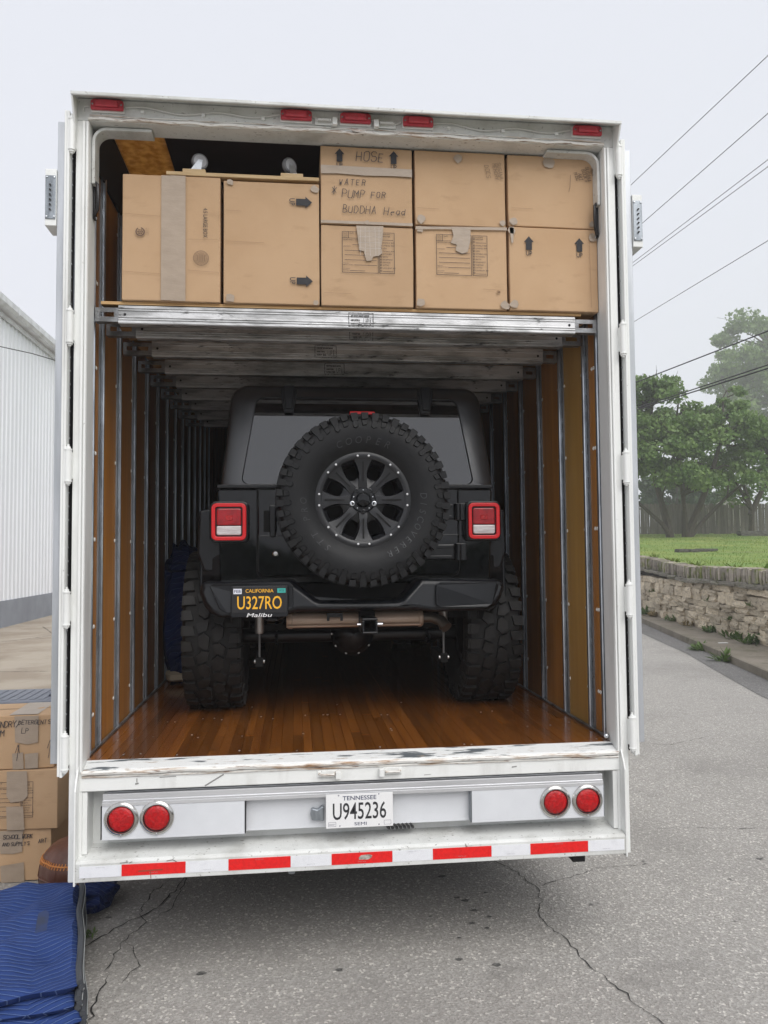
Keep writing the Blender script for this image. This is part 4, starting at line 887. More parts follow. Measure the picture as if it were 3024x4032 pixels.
# ---- tyres
def profz(r, W2):
    pts = [(.235,W2*.62),(.255,W2*.70),(.285,W2*.90),(.33,W2*1.0),(.375,W2*1.02),(.41,W2*.985),(.435,W2*.93)]
    for (a, b), (c, d) in zip(pts, pts[1:]):
        if a <= r <= c: return b+(d-b)*(r-a)/(c-a)
    return pts[-1][1] if r > .4 else pts[0][1]
def pol(T, th, r, h): return T((r*math.cos(th), r*math.sin(th), h))
def make_tyre(T, parent, W2=.150, RO=.466, NB=42, lets=False, mat=rubber, mat2=rubber):
    ins = [(.235,W2*.62),(.255,W2*.70),(.285,W2*.90),(.33,W2),(.375,W2*1.02),(.41,W2*.985),(.435,W2*.93),(RO-.026,W2*.86),(RO-.022,W2*.6),(RO-.020,0)]
    prof = ins+[(r,-h) for r, h in ins[::-1]]
    t = parent; MB().lathe(prof, T, 72).build('tyre', mat, parent, smooth=True)
    q = MB()
    def lug(poly, rb, rt, side=None, shrink=.93):
        n = len(poly); cx = sum(p[0] for p in poly)/n; cy_ = sum(p[1] for p in poly)/n
        if side is None: vs = [pol(T,a,rb,h) for a,h in poly]+[pol(T,cx+(a-cx)*shrink,rt,cy_+(h-cy_)*shrink) for a,h in poly]
        else: vs = [pol(T,a,r,side*(profz(r,W2)-.003)) for a,r in poly]+[pol(T,cx+(a-cx)*shrink,cy_+(r-cy_)*shrink,side*(profz(cy_+(r-cy_)*shrink,W2)+rt)) for a,r in poly]
        q.add(vs, [tuple(range(n,2*n))]+[(i,(i+1)%n,n+(i+1)%n,n+i) for i in range(n)])
    pt = 2*math.pi/NB; rb, rt = RO-.024, RO
    for i in range(NB):
        a = i*pt; od = i % 2
        for sd_ in (-1, 1):
            a2 = a+(pt*.5 if sd_ < 0 else 0); w0 = W2*(.50 if od else .58); w1 = W2*.93
            # shoulder block
            lug([(a2+pt*.04,sd_*w0),(a2+pt*.68,sd_*(w0+.012)),(a2+pt*.70,sd_*w1),(a2+pt*.02,sd_*w1)], rb-.012, rt-.003)
            # block continued over the shoulder
            rI = .432-(.012 if od else 0)
            lug([(a2+pt*.04,rI),(a2+pt*.66,rI-(.0 if od else .006)),(a2+pt*.70,RO-.010),(a2+pt*.02,RO-.010)], 0, .010, sd_)
            # side lugs
            if od: lug([(a2+pt*.05,.388),(a2+pt*.36,.378),(a2+pt*.66,.388),(a2+pt*.62,.424),(a2+pt*.10,.424)], 0, .009, sd_, .86)
            else: lug([(a2+pt*.12,.398),(a2+pt*.62,.392),(a2+pt*.72,.424),(a2+pt*.06,.426)], 0, .008, sd_, .84)
            # inner tread blocks, skewed and interlocking
            k = 1 if od else -1
            if i % 2 == 0:
                b0_ = a2+pt*.2
                lug([(b0_,sd_*.012),(b0_+pt*.75,sd_*.004),(b0_+pt*1.05,sd_*W2*.22),(b0_+pt*.85,sd_*W2*.44),(b0_+pt*.15,sd_*W2*.40),(b0_-pt*.1,sd_*W2*.2)], rb, rt)
            else:
                b0_ = a2+pt*.25
                lug([(b0_+pt*.1,sd_*W2*.12),(b0_+pt*.75,sd_*W2*.05),(b0_+pt*.82,sd_*W2*.30),(b0_+pt*.5,sd_*W2*.50),(b0_-pt*.05,sd_*W2*.42)], rb, rt-.001)
    q.build('tread', mat2, t)
    if lets:
        def arc(word, mid, r, h, adv, flip=False):
            tot = len(word)*adv; q = MB()
            for i, ch in enumerate(word):
                if ch == ' ': continue
                v, fc = textmesh(ch); lo, hi = v.min(0), v.max(0); wd = (hi[0]-lo[0]); a0 = mid+tot/2-(i+.5)*adv
                kx = adv*.72*r/max(wd, .35); vs = []
                for x, y in v:
                    X_ = (x-(lo[0]+hi[0])/2)*min(kx, h*1.35); rr_ = r-h/2+(y-lo[1])/(hi[1]-lo[1])*h; X_ += (rr_-r)*.15
                    vs.append(pol(T, a0-X_/r, rr_, profz(rr_,W2)+.0035))
                q.add(vs, fc)
            q.build('lettering', raised, t)
        raised = mk('raised_rubber', (.030,.031,.034), .42)
        arc('COOPER', R(90), .318, .036, R(9.6)); arc('DISCOVERER', R(-31), .320, .034, R(7.6)); arc('STT PRO', R(207), .320, .034, R(8.6))
    return t
def make_rim(T, parent, fine=True):
    """black eight-spoke wheel, outer face towards +z of T"""
    z0 = .085; r_ = parent
    MB().lathe([(.262,z0+.012),(.258,z0+.022),(.248,z0+.026),(.228,z0+.025),(.222,z0+.020),(.220,z0-.004),(.216,z0-.06),(.20,-.10),(.262,-.11),(.262,z0-.02)], T, 64, True).build('rim', matteb, parent, smooth=True)
    MB().lathe([(0,-.045),(.10,-.045),(.20,-.05)], T, 32).build('wheel_back', gapm, r_)
    for k in range(8):
        a = math.pi/2+k*math.pi/4; c, s_ = math.cos(a), math.sin(a)
        def Q(u, w, h): return T((u*c-w*s_, u*s_+w*c, h))
        prof = [(.050,.027,-.004),(.085,.0285,.004),(.120,.024,.006),(.150,.026,.006),(.180,.037,.010),(.205,.052,.014),(.2235,.066,.019)]
        q = MB(); nn = len(prof)
        q.grid(lambda i, j: Q(prof[i][0], prof[i][1]*(-1,-.80,-.12,.12,.80,1)[j], z0+prof[i][2]+(-.050,0,.001,.001,0,-.050)[j]), nn, 6)
        o = r_; q.build('spoke', matteb, r_, smooth=True)
        MB().add([Q(.100,-.0035,z0+.0085),(Q(.100,.0035,z0+.0085)),Q(.206,.0045,z0+.0175),Q(.206,-.0045,z0+.0175)], [(0,1,2,3)]).build('groove', gapm, o, fix=False)
        # web floor between the spokes near the hub
        a2 = a+math.pi/8
        def Q2(r, th, h): return T((r*math.cos(th), r*math.sin(th), h))
        w = MB(); w.grid(lambda i, j: Q2((.06,.09,.118)[i]+(.0,.0,.010*abs(j-3)/3)[i], a2+R(-15+5*j), z0-(.006,.010,.030)[i]), 3, 7); w.build('web', matteb, o, smooth=True)
        w = MB(); w.grid(lambda i, j: Q2((.2195,.205)[i], a2+R(-8+4*j), z0+(.012,-.012)[i]), 2, 5); w.build('window_step', matteb, o)
        if fine:
            for d in (-1, 1):
                th = a+d*R(7.2)
                MB().lathe([(0,.006),(.0045,.0055),(.0066,.003),(.0066,0)], basis(T((.238*math.cos(th),.238*math.sin(th),z0+.0255)), T((0,0,1))-T((0,0,0))), 10).build('bolt', mk('silver_bolt', (.85,.85,.85), .25, .6) if 'silver_bolt' not in MATS else MATS['silver_bolt'], r_, smooth=True)
    MB().lathe([(.068,z0-.004),(.068,z0+.004),(.062,z0+.010),(.045,z0+.011),(.043,z0+.006),(.040,z0+.006)], T, 36).build('hub_ring', satin, r_, smooth=True)
    MB().lathe([(.041,z0+.004),(.038,z0+.022),(.032,z0+.030),(.0,z0+.034)], T, 28).build('centre_cap', paint, r_, smooth=True)
    if fine:
        for k in range(5):
            th = math.pi*1.5+k*2*math.pi/5
            MB().lathe([(.0135,0),(.0135,.010),(.009,.012),(.008,.006),(0,.006)], basis(T((.062*math.cos(th),.062*math.sin(th),z0+.002)), T((0,0,1))-T((0,0,0))), 10).build('lug_nut', zinc if k in (1,4) else satin, r_, smooth=True)
            th += math.pi/5
            MB().lathe([(0,.004),(.003,.0035),(.0042,0)], basis(T((.054*math.cos(th),.054*math.sin(th),z0+.0105)), T((0,0,1))-T((0,0,0))), 8).build('ring_screw', zinc, r_, smooth=True)
    return r_
sp = bpy.data.objects.new('spare_wheel', None); COL.objects.link(sp); sp.parent = je; ORG[sp.name] = ORG[je.name]
Ts = basis((JX+.009, .610, 2.177), (0,-1,0), (1,0,0))
make_tyre(Ts, sp, W2=.150, RO=.470, NB=50, lets=True); make_rim(Ts, sp)
WY = 1.30; WR = .478
for s, cx in ((-1,-.765),(1,.868)):
    for yy in (WY, WY+3.0):
        w_ = bpy.data.objects.new('wheel', None); COL.objects.link(w_); w_.parent = je; ORG[w_.name] = ORG[je.name]
        T = basis((cx, yy, FZ+WR-.008), (s,0,0), (0,1,0))
        make_tyre(T, w_, W2=.166, RO=WR, NB=34, mat=groove, mat2=rubber2); make_rim(T, w_, False)
    # fender flare
    for yy in (WY, WY+3.0):
        zc = FZ+WR; P = [(yy+.60*math.cos(R(a)), zc+.60*math.sin(R(a))+.09) for a in range(-4,186,10)]+[(yy+.545*math.cos(R(a)), zc+.545*math.sin(R(a))+.09) for a in range(184,-6,-10)]
        xi, xo = s*.70+JX*.9, s*.885+JX*.9
        MB().prism(P, 'x', xi, xo, fn=lambda v: (v[0], max(v[1], YB+.02+abs(v[0]-xi)*.35), v[2])).build('fender_flare', plastic, je, .012)
    MB().prism([(s*.70+.05,2.17),(s*.885+.05,2.14),(s*.895+.05,1.90),(s*.86+.05,1.80),(s*.72+.05,1.775)], 'y', YB+.06, YB+.085).build('flare_skirt', plastic, je, .02)
boxo('hood', (JX-.72,JX+.72,3.3,4.75,1.72,2.20), paint, je, .05); boxo('grille', (JX-.70,JX+.70,4.75,4.85,1.66,2.18), plastic, je, .03)
boxo('windscreen', (JX-.72,JX+.72,3.06,3.14,2.26,2.80), glass, je, .02); boxo('front_bumper', (JX-.80,JX+.80,4.86,5.05,1.5,1.68), plastic, je, .03)
# ---- underside
MB().lathe([(0,-.40),(.040,-.40),(.048,-.385),(.048,-.37),(.044,-.365),(.044,.355),(.048,.36),(.048,.375),(.040,.385),(0,.39)], basis((.055,.86,1.512),(1,0,0)), 24).build('muffler', muffm, je, smooth=True)
q = MB(); q.tube([(-.34,.812,1.482),(.42,.812,1.482)], .006, 6); q.build('muffler_seam', muffm, je)
MB().tube([(.43,.86,1.515),(.49,.85,1.515),(.54,.82,1.500),(.565,.78,1.462)], [.030,.030,.032,.034], 14).build('tail_pipe', mk('sooty_pipe', (.13,.11,.09), .45, .7), je, smooth=True)
q = MB(); cx, cz = .107, 1.497
q.box(cx-.042,cx+.042,.585,.75,cz+.030,cz+.042); q.box(cx-.042,cx+.042,.585,.75,cz-.042,cz-.030); q.box(cx-.042,cx-.030,.585,.75,cz-.0298,cz+.0298); q.box(cx+.030,cx+.042,.585,.75,cz-.0298,cz+.0298)
hc = q.build('hitch_receiver', satin, je, .004); MB().box(cx-.045,cx+.045,.76,.80,cz-.04,cz+.10).box(-.35,.55,.755,.80,cz+.08,cz+.10).build('hitch_beam', gapm, hc)
MB().tube([(cx-.065,.64,cz+.005),(cx-.045,.64,cz+.005)], .007, 8).tube([(cx+.045,.64,cz+.005),(cx+.075,.64,cz+.005)], .009, 8).build('hitch_pin', zinc, hc, smooth=True)
MB().prism([(-.12,1.56),(-.03,1.56),(-.03,1.515),(-.045,1.515),(-.045,1.535),(-.105,1.535),(-.105,1.515),(-.12,1.515)], 'y', .74, .75).build('socket_bracket', satin, je, .002)
for s, cx in ((-1,-.500),(1,.575)):
    k_ = MB().lathe([(.0,.40),(.026,.40),(.026,.085),(.022,.075),(.0,.075)], basis((cx,.93,1.36),(0,0,1)), 16).build('shock_absorber', shockm, je, smooth=True)
    MB().tube([(cx,.93,1.44),(cx,.93,1.28)], .007, 8).build('shock_rod', mk('grey_rod', (.16,.16,.16), .4, .5), k_, smooth=True)
    MB().tube([(cx-.03,.93,1.275),(cx+.03,.93,1.275)], .011, 8).build('shock_bolt', shockm, k_); boxo('shock_bracket', (cx-.022,cx+.022,.915,1.25,1.245,1.30), gapm, k_, .004)
MB().tube([(-.62,WY,1.385),(.72,WY,1.385)], .048, 14).build('axle', satin, je, smooth=True)
df = MB(); df.lathe([(.135,.0),(.135,.02),(.12,.03),(.105,.07),(.07,.11),(.0,.125)], basis((.055,WY-.06,1.395),(0,-1,0)), 24); df.build('differential', satin, je, smooth=True)
q = MB()
for k in range(10):
    a = k*math.pi/5; q.lathe([(0,.008),(.007,.007),(.008,0)], basis((.055+.125*math.cos(a),WY-.08,1.395+.125*math.sin(a)),(0,-1,0)), 6)
q.build('cover_bolts', shockm, je)
for s in (-1, 1):
    boxo('frame_rail', (JX+s*.42-.04,JX+s*.42+.04,.94,4.7,1.50,1.62), gapm, je); MB().tube([(JX+s*.47,1.25+.07*math.cos(t),1.33+.012*t) for t in [i*.5 for i in range(38)]], .010, 6).build('coil_spring', satin, je, smooth=True)
boxo('track_bar', (-.55,.60,1.12,1.15,1.43,1.47), gapm, je); boxo('fuel_skid', (-.35,.45,1.45,2.6,1.42,1.52), gapm, je)
MB().tube([(-.36,.80,1.545),(-.40,.74,1.53),(-.44,.74,1.53),(-.47,.80,1.54)], .012, 8).build('tow_hook', satin, je, smooth=True)
# ================================================================== CARDBOARD BOXES ON THE DECK
def carton_body(mb, x0, x1, y0, y1, z0, z1, seed=0, bulge=.004):
    """box with softly bulging faces and worn corners"""
    n = 7; V = {}
    def nz(p, k): return noise.noise((p[0]*3+seed*9.7+k*5, p[1]*3+k, p[2]*3))
    def put(u, v, w):
        p = [x0+(x1-x0)*u, y0+(y1-y0)*v, z0+(z1-z0)*w]
        e = lambda t: 4*t*(1-t)
        for ax, t, o1, o2, sg in ((0,u,v,w,1),(1,v,u,w,1),(2,w,u,v,1)):
            if t in (0,1): p[ax] += (-1 if t == 0 else 1)*bulge*(e(o1)*e(o2)*(.6+.8*nz(p,ax))-.25)
        for ax in range(3): p[ax] += .0016*nz((p[0]*4,p[1]*4,p[2]*4),ax+5)
        return tuple(p)
    T = [0,.06,.25,.5,.75,.94,1]
    for f_ in range(6):
        ax, s = f_//2, f_ % 2
        def G(i, j):
            a, b = T[i], T[j]
            return put(*((s,a,b) if ax == 0 else (a,s,b) if ax == 1 else (a,b,s)))
        mb.grid(G, n, n)
    return mb
def carton(label, x0, x1, y0, y1, z0, z1, seed, group='cardboard boxes on the upper deck', rotz=0, mat=kraft, bulge=.005):
    c = ((x0+x1)/2, (y0+y1)/2, z0)
    t = thing('cardboard_box', label, 'box', c, rotz, group)
    mb = carton_body(MB(), x0, x1, y0, y1, z0, z1, seed, bulge); o = mb.build('carton', mat, t, org=c)
    bm = bmesh.new(); bm.from_mesh(o.data); bmesh.ops.remove_doubles(bm, verts=bm.verts, dist=.0008); bmesh.ops.recalc_face_normals(bm, faces=bm.faces); bm.to_mesh(o.data); bm.free()
    o.data.polygons.foreach_set('use_smooth', [True]*len(o.data.polygons)); o.data.set_sharp_from_angle(angle=R(40))
    b = o.modifiers.new('bevel', 'BEVEL'); b.width = .004; b.segments = 2; b.limit_method = 'ANGLE'; b.angle_limit = R(50)
    return t
def face(t, y): return Decal((0, y, 0))
def tape(t, pts, y=None, jag=True):
    q = Decal((0, y, 0)); q.poly(pts); return q.build('tape', tapem, t)
def jagged(x0, x1, z0, z1, rd):
    P = [(x0,z1),(x0,z0)]; n = 6
    P += [(x0+(x1-x0)*i/n, z0+rd.uniform(-.006,.006)) for i in range(1, n)]+[(x1,z0),(x1,z1)]
    return P
def arrow(q, x, z, h, w, rot):
    c, s = math.cos(rot), math.sin(rot)
    P = [(-w*.30,0),(w*.30,0),(w*.30,h*.58),(w*.5,h*.58),(0,h),(-w*.5,h*.58),(-w*.30,h*.58)]
    q.poly([(x+a*c-b*s, z+a*s+b*c) for a, b in P])
def up(q, x, z, h, rot=0, w=None):
    """an arrow with UP printed under its foot"""
    w = w or h*.72; arrow(q, x, z, h, w, rot); c, s = math.cos(rot), math.sin(rot); tx, tz = 0, -h*.25
    q.text('UP\x01', x+tx*c-tz*s, z+tx*s+tz*c, h*.34, h*.44, rot, 'c') if rot == 0 else None
    if rot:
        v, fc = textmesh('UP\x01'); lo, hi = v.min(0), v.max(0); k = (h*.44/(hi[0]-lo[0]), h*.34/(hi[1]-lo[1])); ctr = (lo+hi)/2
        q.mb.add([q.P(x+((a-ctr[0])*k[0]+tx)*c-((b-ctr[1])*k[1]+tz)*s, z+((a-ctr[0])*k[0]+tx)*s+((b-ctr[1])*k[1]+tz)*c) for a, b in v], fc)
def form(q, x, z, w, h):
    """printed moving-box form, lower left corner x,z"""
    L_ = .0022; xs = x+w*.69
    q.frame(x, xs, z, z+h, L_); q.frame(xs+w*.02, x+w, z, z+h, L_)
    q.line((x+w*.12,z+h*.84),(x+w*.12,z+h),L_); q.line((x,z+h*.84),(x+w*.35,z+h*.84),L_)
    for i, tx in enumerate(('PLACE','INVENTORY','TAG','HERE')): q.text(tx, x+w*.06, z+h*(.965-.034*i), h*.018, w*.075, align='c')
    q.text('NAME', x+w*.14, z+h*.945, h*.028, w*.08); q.text('ORDER NUMBER', x+w*.02, z+h*.79, h*.024, w*.2); q.text('CONTENTS', x+w*.02, z+h*.625, h*.026, w*.14)
    q.text('SPECIAL', x+w*.02, z+h*.215, h*.022, w*.11); q.text('INSTRUCTIONS', x+w*.02, z+h*.18, h*.022, w*.19); q.text("PACKER'S", x+w*.02, z+h*.09, h*.022, w*.13); q.text('INITIALS', x+w*.02, z+h*.05, h*.022, w*.11)
    q.line((x+w*.24,z+h*.80),(x+w*.60,z+h*.80),L_); q.line((x+w*.20,z+h*.68),(x+w*.65,z+h*.68),L_)
    for k in (.54,.43,.31): q.line((x+w*.05,z+h*k),(x+w*.65,z+h*k),L_)
    q.line((x+w*.23,z+h*.19),(x+w*.66,z+h*.19),L_); q.line((x+w*.15,z+h*.05),(x+w*.43,z+h*.05),L_)
    q.text('BEDROOMS', x+w*.715, z+h*.945, h*.03, w*.2)
    for i, tx in enumerate(('MASTER','','FAMILY RM','LIVING RM','DEN','DINING RM','KITCHEN','BATH','BASEMENT','GARAGE','ATTIC','LAUNDRY RM','')):
        zz = z+h*(.885-.068*i)-(h*.02 if i > 1 else 0); q.frame(x+w*.725, x+w*.757, zz, zz+h*.038, L_*.8)
        if tx: q.text(tx, x+w*.775, zz+h*.002, h*.033, w*.024*len(tx))
        else: q.line((x+w*.775,zz),(x+w*.97,zz),L_)
BYF = .10
DZ = 3.0975
t1 = carton('large box lying on its side at the left wall, with a vertical grey tape band', -1.108,-.647,.10,.55,DZ,3.712,1)
tape(t1, [(-.925,DZ+.004),(-.868,DZ+.004),(-.868,3.708),(-.925,3.708)], .0940); tape(t1, [(-.878,DZ+.002),(-.810,DZ+.002),(-.812,3.709),(-.880,3.709)], .0932)
q = face(t1, .0925)
q.text('4.5 LARGE BOX', -.728, 3.555, .020, .145, R(-90)); q.build('print', ink, t1)
q = face(t1, .0925); q.ring(-1.022,3.428,.016,.022,24,R(120),R(440)); q.ring(-1.022,3.428,.0,.0035,8)
for a in range(0,360,60): q.disc(-1.022+.0095*math.cos(R(a)), 3.428+.0095*math.sin(R(a)), .0040, 6)
q.text('Corrugated', -.988, 3.448, .005, .036, R(-90)); q.text('Recycles', -.996, 3.446, .004, .030, R(-90))
q.ring(-.738,3.310,.0345,.0365); q.ring(-.738,3.310,.0255,.0265)
for i, w in enumerate((.03,.042,.045,.042,.03)): q.line((-.738+(i-2)*.009,3.310-w/2),(-.738+(i-2)*.009,3.310+w/2),.003)
for a in range(0,360,12): q.disc(-.738+.0305*math.cos(R(a)), 3.310+.0305*math.sin(R(a)), .0020, 4)
q.build('stamp', mk('brown_ink', (.14,.085,.055), .7), t1)
t2 = carton('large box on its side with two sideways UP arrows, under the dolly', -.634,-.171,.10,.55,DZ,3.700,2)
for x_, z_ in ((-.285,3.603),(-.283,3.213)): q = face(t2, .0925); up(q, x_, z_, .078, R(-90)); q.build('printed_arrow', ink, t2)
def patch(t, x, z, s, y, seed):
    rd = random.Random(seed); P = [(x+s*rd.uniform(.7,1.1)*math.cos(R(a)), z+s*rd.uniform(.6,1.1)*math.sin(R(a))) for a in range(0,360,45)]; tape(t, P, y)
patch(t2, -.60, DZ+.022, .026, .0935, 1); patch(t2, -.195, 3.672, .022, .0935, 2); patch(t2, -.19, DZ+.012, .016, .0935, 3); patch(t2, -.60, 3.688, .018, .0935, 4)
t3 = carton('lower box with a printed form and torn tape, right of the sideways arrows', -.166,.291,.10,.55,DZ,3.500,3)
t4 = carton('lower middle box with a printed form and a short tape tongue', .303,.765,.10,.55,DZ,3.513,4)
t5 = carton('lower right box with two upright UP arrows', .775,1.236,.095,.55,DZ,3.524,5)
t6 = carton('upper box with handwritten pump note and two UP arrows', -.166,.289,.10,.55,3.5035,3.897,6)
t7 = carton('upper middle box with faint handwriting by its top right corner', .301,.762,.10,.55,3.5165,3.898,7)
t8 = carton('upper right box with handwriting by the trailer corner bracket', .775,1.234,.10,.55,3.5275,3.898,8)
q = face(t3, .0925); form(q, -.062, 3.262, .258, .205); q.build('form_print', ink, t3)
q = face(t4, .0925); form(q, .405, 3.265, .258, .205); q.build('form_print', ink, t4)
rd = random.Random(2)
tape(t3, [(.008,3.497),(.142,3.499),(.138,3.44),(.130,3.39),(.136,3.365),(.118,3.35),(.09,3.345),(.082,3.325),(.058,3.322),(.05,3.345),(.045,3.37),(.022,3.375),(.016,3.43)], .0918)
q = face(t3, .0914); rd = random.Random(4)
for i in range(5): q.line((.03+.022*i+rd.uniform(-.004,.004),3.49),(.034+.022*i+rd.uniform(-.006,.006),3.35),.0012)
for i in range(4): q.line((.02,3.47-.028*i),(.13,3.474-.028*i+rd.uniform(-.005,.005)),.0011)
q.build('tape_crease', mk('pale_crease', (.55,.50,.44), .4), t3)
tape(t4, [(.482,3.510),(.580,3.512),(.577,3.44),(.563,3.385),(.535,3.375),(.502,3.39),(.508,3.42),(.478,3.428),(.492,3.465)], .0918)
for x_ in (.876,1.138): q = face(t5, .089); up(q, x_, 3.405, .070); q.build('printed_arrow', ink, t5)
for (t, x, z, s, y, k) in ((t4,.325,3.492,.020,.0935,1),(t4,.75,3.122,.026,.0935,2),(t4,.325,3.125,.026,.0935,3),(t5,.79,3.50,.022,.0885,4),(t5,.795,3.125,.024,.0885,5),(t5,1.21,3.48,.026,.0885,6),(t7,.33,3.545,.028,.0935,7),(t7,.745,3.54,.018,.0935,8),(t8,.80,3.55,.024,.0935,9),(t8,1.21,3.55,.018,.0935,10),(t7,.52,3.86,.025,.0935,11),(t8,.99,3.862,.035,.0935,12),(t3,.06,3.515,.014,.0915,13)): patch(t, x, z, s, y, k)
tape(t4, [(.302,3.505),(.765,3.517),(.765,3.502),(.45,3.496),(.302,3.490)], .0925); tape(t6, [(-.165,3.520),(.288,3.520),(.288,3.506),(-.165,3.506)], .0935)
tape(t5, [(.777,3.52),(.80,3.52),(.796,3.44),(.786,3.436)], .0885)
for x_ in (-.072,.196): q = face(t6, .0925); up(q, x_, 3.815, .066); q.build('printed_arrow', ink, t6)
tape(t6, [(-.164,3.795),(.287,3.792),(.287,3.752),(.20,3.754),(.05,3.750),(-.08,3.755),(-.164,3.752)], .0918)
q = face(t6, .0915); q.hand('HOSE', .008, 3.822, .046, .0035, 1.0); q.hand('WATER', -.075, 3.700, .028, .0028, 1.25); q.hand('*', -.112, 3.650, .036, .003); q.hand('PUMP', -.062, 3.636, .038, .003, .98); q.hand('FOR', .082, 3.640, .028, .003, 1.2)
q.hand('BUDDHA', -.058, 3.560, .036, .003, .98); q.hand('H', .145, 3.556, .036, .003); q.hand('ead', .178, 3.556, .030, .003, 1.1); q.build('handwriting', pen, t6)
q = face(t7, .0925); q.hand('SUSANA', .718, 3.845, .019, .0020, .95, R(-80)); q.hand('MEMORY', .695, 3.84, .019, .002, .95, R(-80)); q.hand('DOCS', .655, 3.83, .022, .002, 1, R(-80)); q.build('handwriting', mk('faint_pen', (.24,.155,.095), .7), t7)
q = face(t8, .0925); q.hand('MBR', 1.205, 3.838, .018, .0020, .95, R(-80)); q.hand('SUSANA', 1.178, 3.845, .018, .002, .9, R(-78)); q.hand('BOOKS', 1.158, 3.83, .018, .002, .95, R(-72)); q.hand('ART', 1.140, 3.81, .018, .002, .95, R(-75)); q.hand('MISC', 1.118, 3.812, .018, .002, .95, R(-68)); q.line((1.10,3.80),(1.097,3.74),.0018); q.line((1.097,3.74),(1.09,3.715),.0018)
q.build('handwriting', mk('brown_pen', (.11,.07,.045), .7), t8)
creasem = mk('cardboard_crease', (.33,.205,.115), .8)
for t, pts in ((t1,[(-1.10,3.515,-.93,3.507),(-1.10,3.235,-.93,3.228),(-.80,3.25,-.655,3.243),(-.80,3.40,-.66,3.404)]),(t2,[(-.625,3.398,-.44,3.396),(-.62,3.55,-.55,3.548)]),(t7,[(.31,3.60,.42,3.598)]),(t8,[(.79,3.62,.90,3.618)]),(t5,[(1.19,3.50,1.195,3.12)]),(t3,[(-.15,3.16,-.02,3.158)]),(t4,[(.64,3.20,.70,3.198)])):
    for a, b, c_, d_ in pts: q = face(t, .0930 if t is not t5 else .0886); q.line((a,b),(c_,d_),.0016); q.build('crease', creasem, t)
q = face(t4, .0928); q.disc(.715,3.188,.008,7); q.disc(.722,3.186,.006,6); q.build('dent', creasem, t4)
# upside-down furniture dolly on the two large boxes
do = thing('furniture_dolly', 'upside-down wooden furniture dolly with two grey casters showing, on the large boxes', 'dolly', (-.54,.35,3.716))
boxo('deck_board', (-.905,-.172,.102,.16,3.7165,3.735), pine, do, .003); boxo('deck_board', (-.905,-.172,.42,.50,3.7165,3.735), pine, do, .003)
boxo('side_rail', (-.905,-.84,.163,.417,3.7165,3.735), pine, do, .003); boxo('side_rail', (-.24,-.172,.163,.417,3.7165,3.735), pine, do, .003)
for cx, sw_ in ((-.775,.55), (-.305,-.75)):
    boxo('block', (cx-.055,cx+.055,.115,.20,3.7355,3.757), pine, do, .003); cy2 = .157
    ca = MB().box(cx-.040,cx+.040,cy2-.03,cy2+.03,3.7575,3.7615).build('caster', zinc, do, .001)
    d = Vector((math.sin(sw_), 0, 0)); ax = Vector((.35, -1, 0)).normalized() if sw_ > 0 else Vector((.75,-1,0)).normalized(); fw = Vector((ax.y,-ax.x,0))*(-1 if sw_ > 0 else 1)
    wc = Vector((cx,cy2,3.812))+Vector((.022 if sw_ > 0 else -.012,0,0)); b0_ = Vector((cx,cy2,3.764))
    MB().lathe([(.0,.012),(.028,.012),(.038,.011),(.040,.006),(.040,-.006),(.038,-.011),(.028,-.012),(0,-.012)], basis(wc, ax), 28).build('caster_wheel', castg, ca, smooth=True)
    MB().lathe([(.030,.0125),(.031,.0128),(.026,.0135),(.0,.0135)], basis(wc, ax), 24).build('wheel_hub', mk('caster_hub', (.42,.42,.44), .4), ca, smooth=True)
    q = MB()
    for sg in (-1, 1):
        o_ = ax*.017*sg; s1 = Vector((ax.y,-ax.x,0))
        P3 = [b0_+o_-s1*.024, b0_+o_+s1*.024, wc+o_+s1*.010+Vector((0,0,.004)), wc+o_-s1*.010+Vector((0,0,.004))]
        q.add(P3+[p+ax*.002 for p in P3], [(0,1,2,3),(7,6,5,4),(0,4,5,1),(1,5,6,2),(2,6,7,3),(3,7,4,0)])
    q.box(cx-.026,cx+.026,cy2-.018,cy2+.018,3.762,3.768); q.build('caster_fork', zinc, ca)
    MB().lathe([(0,.022),(.005,.021),(.006,.017)], basis(wc, ax), 8).build('axle_bolt', zinc, ca)
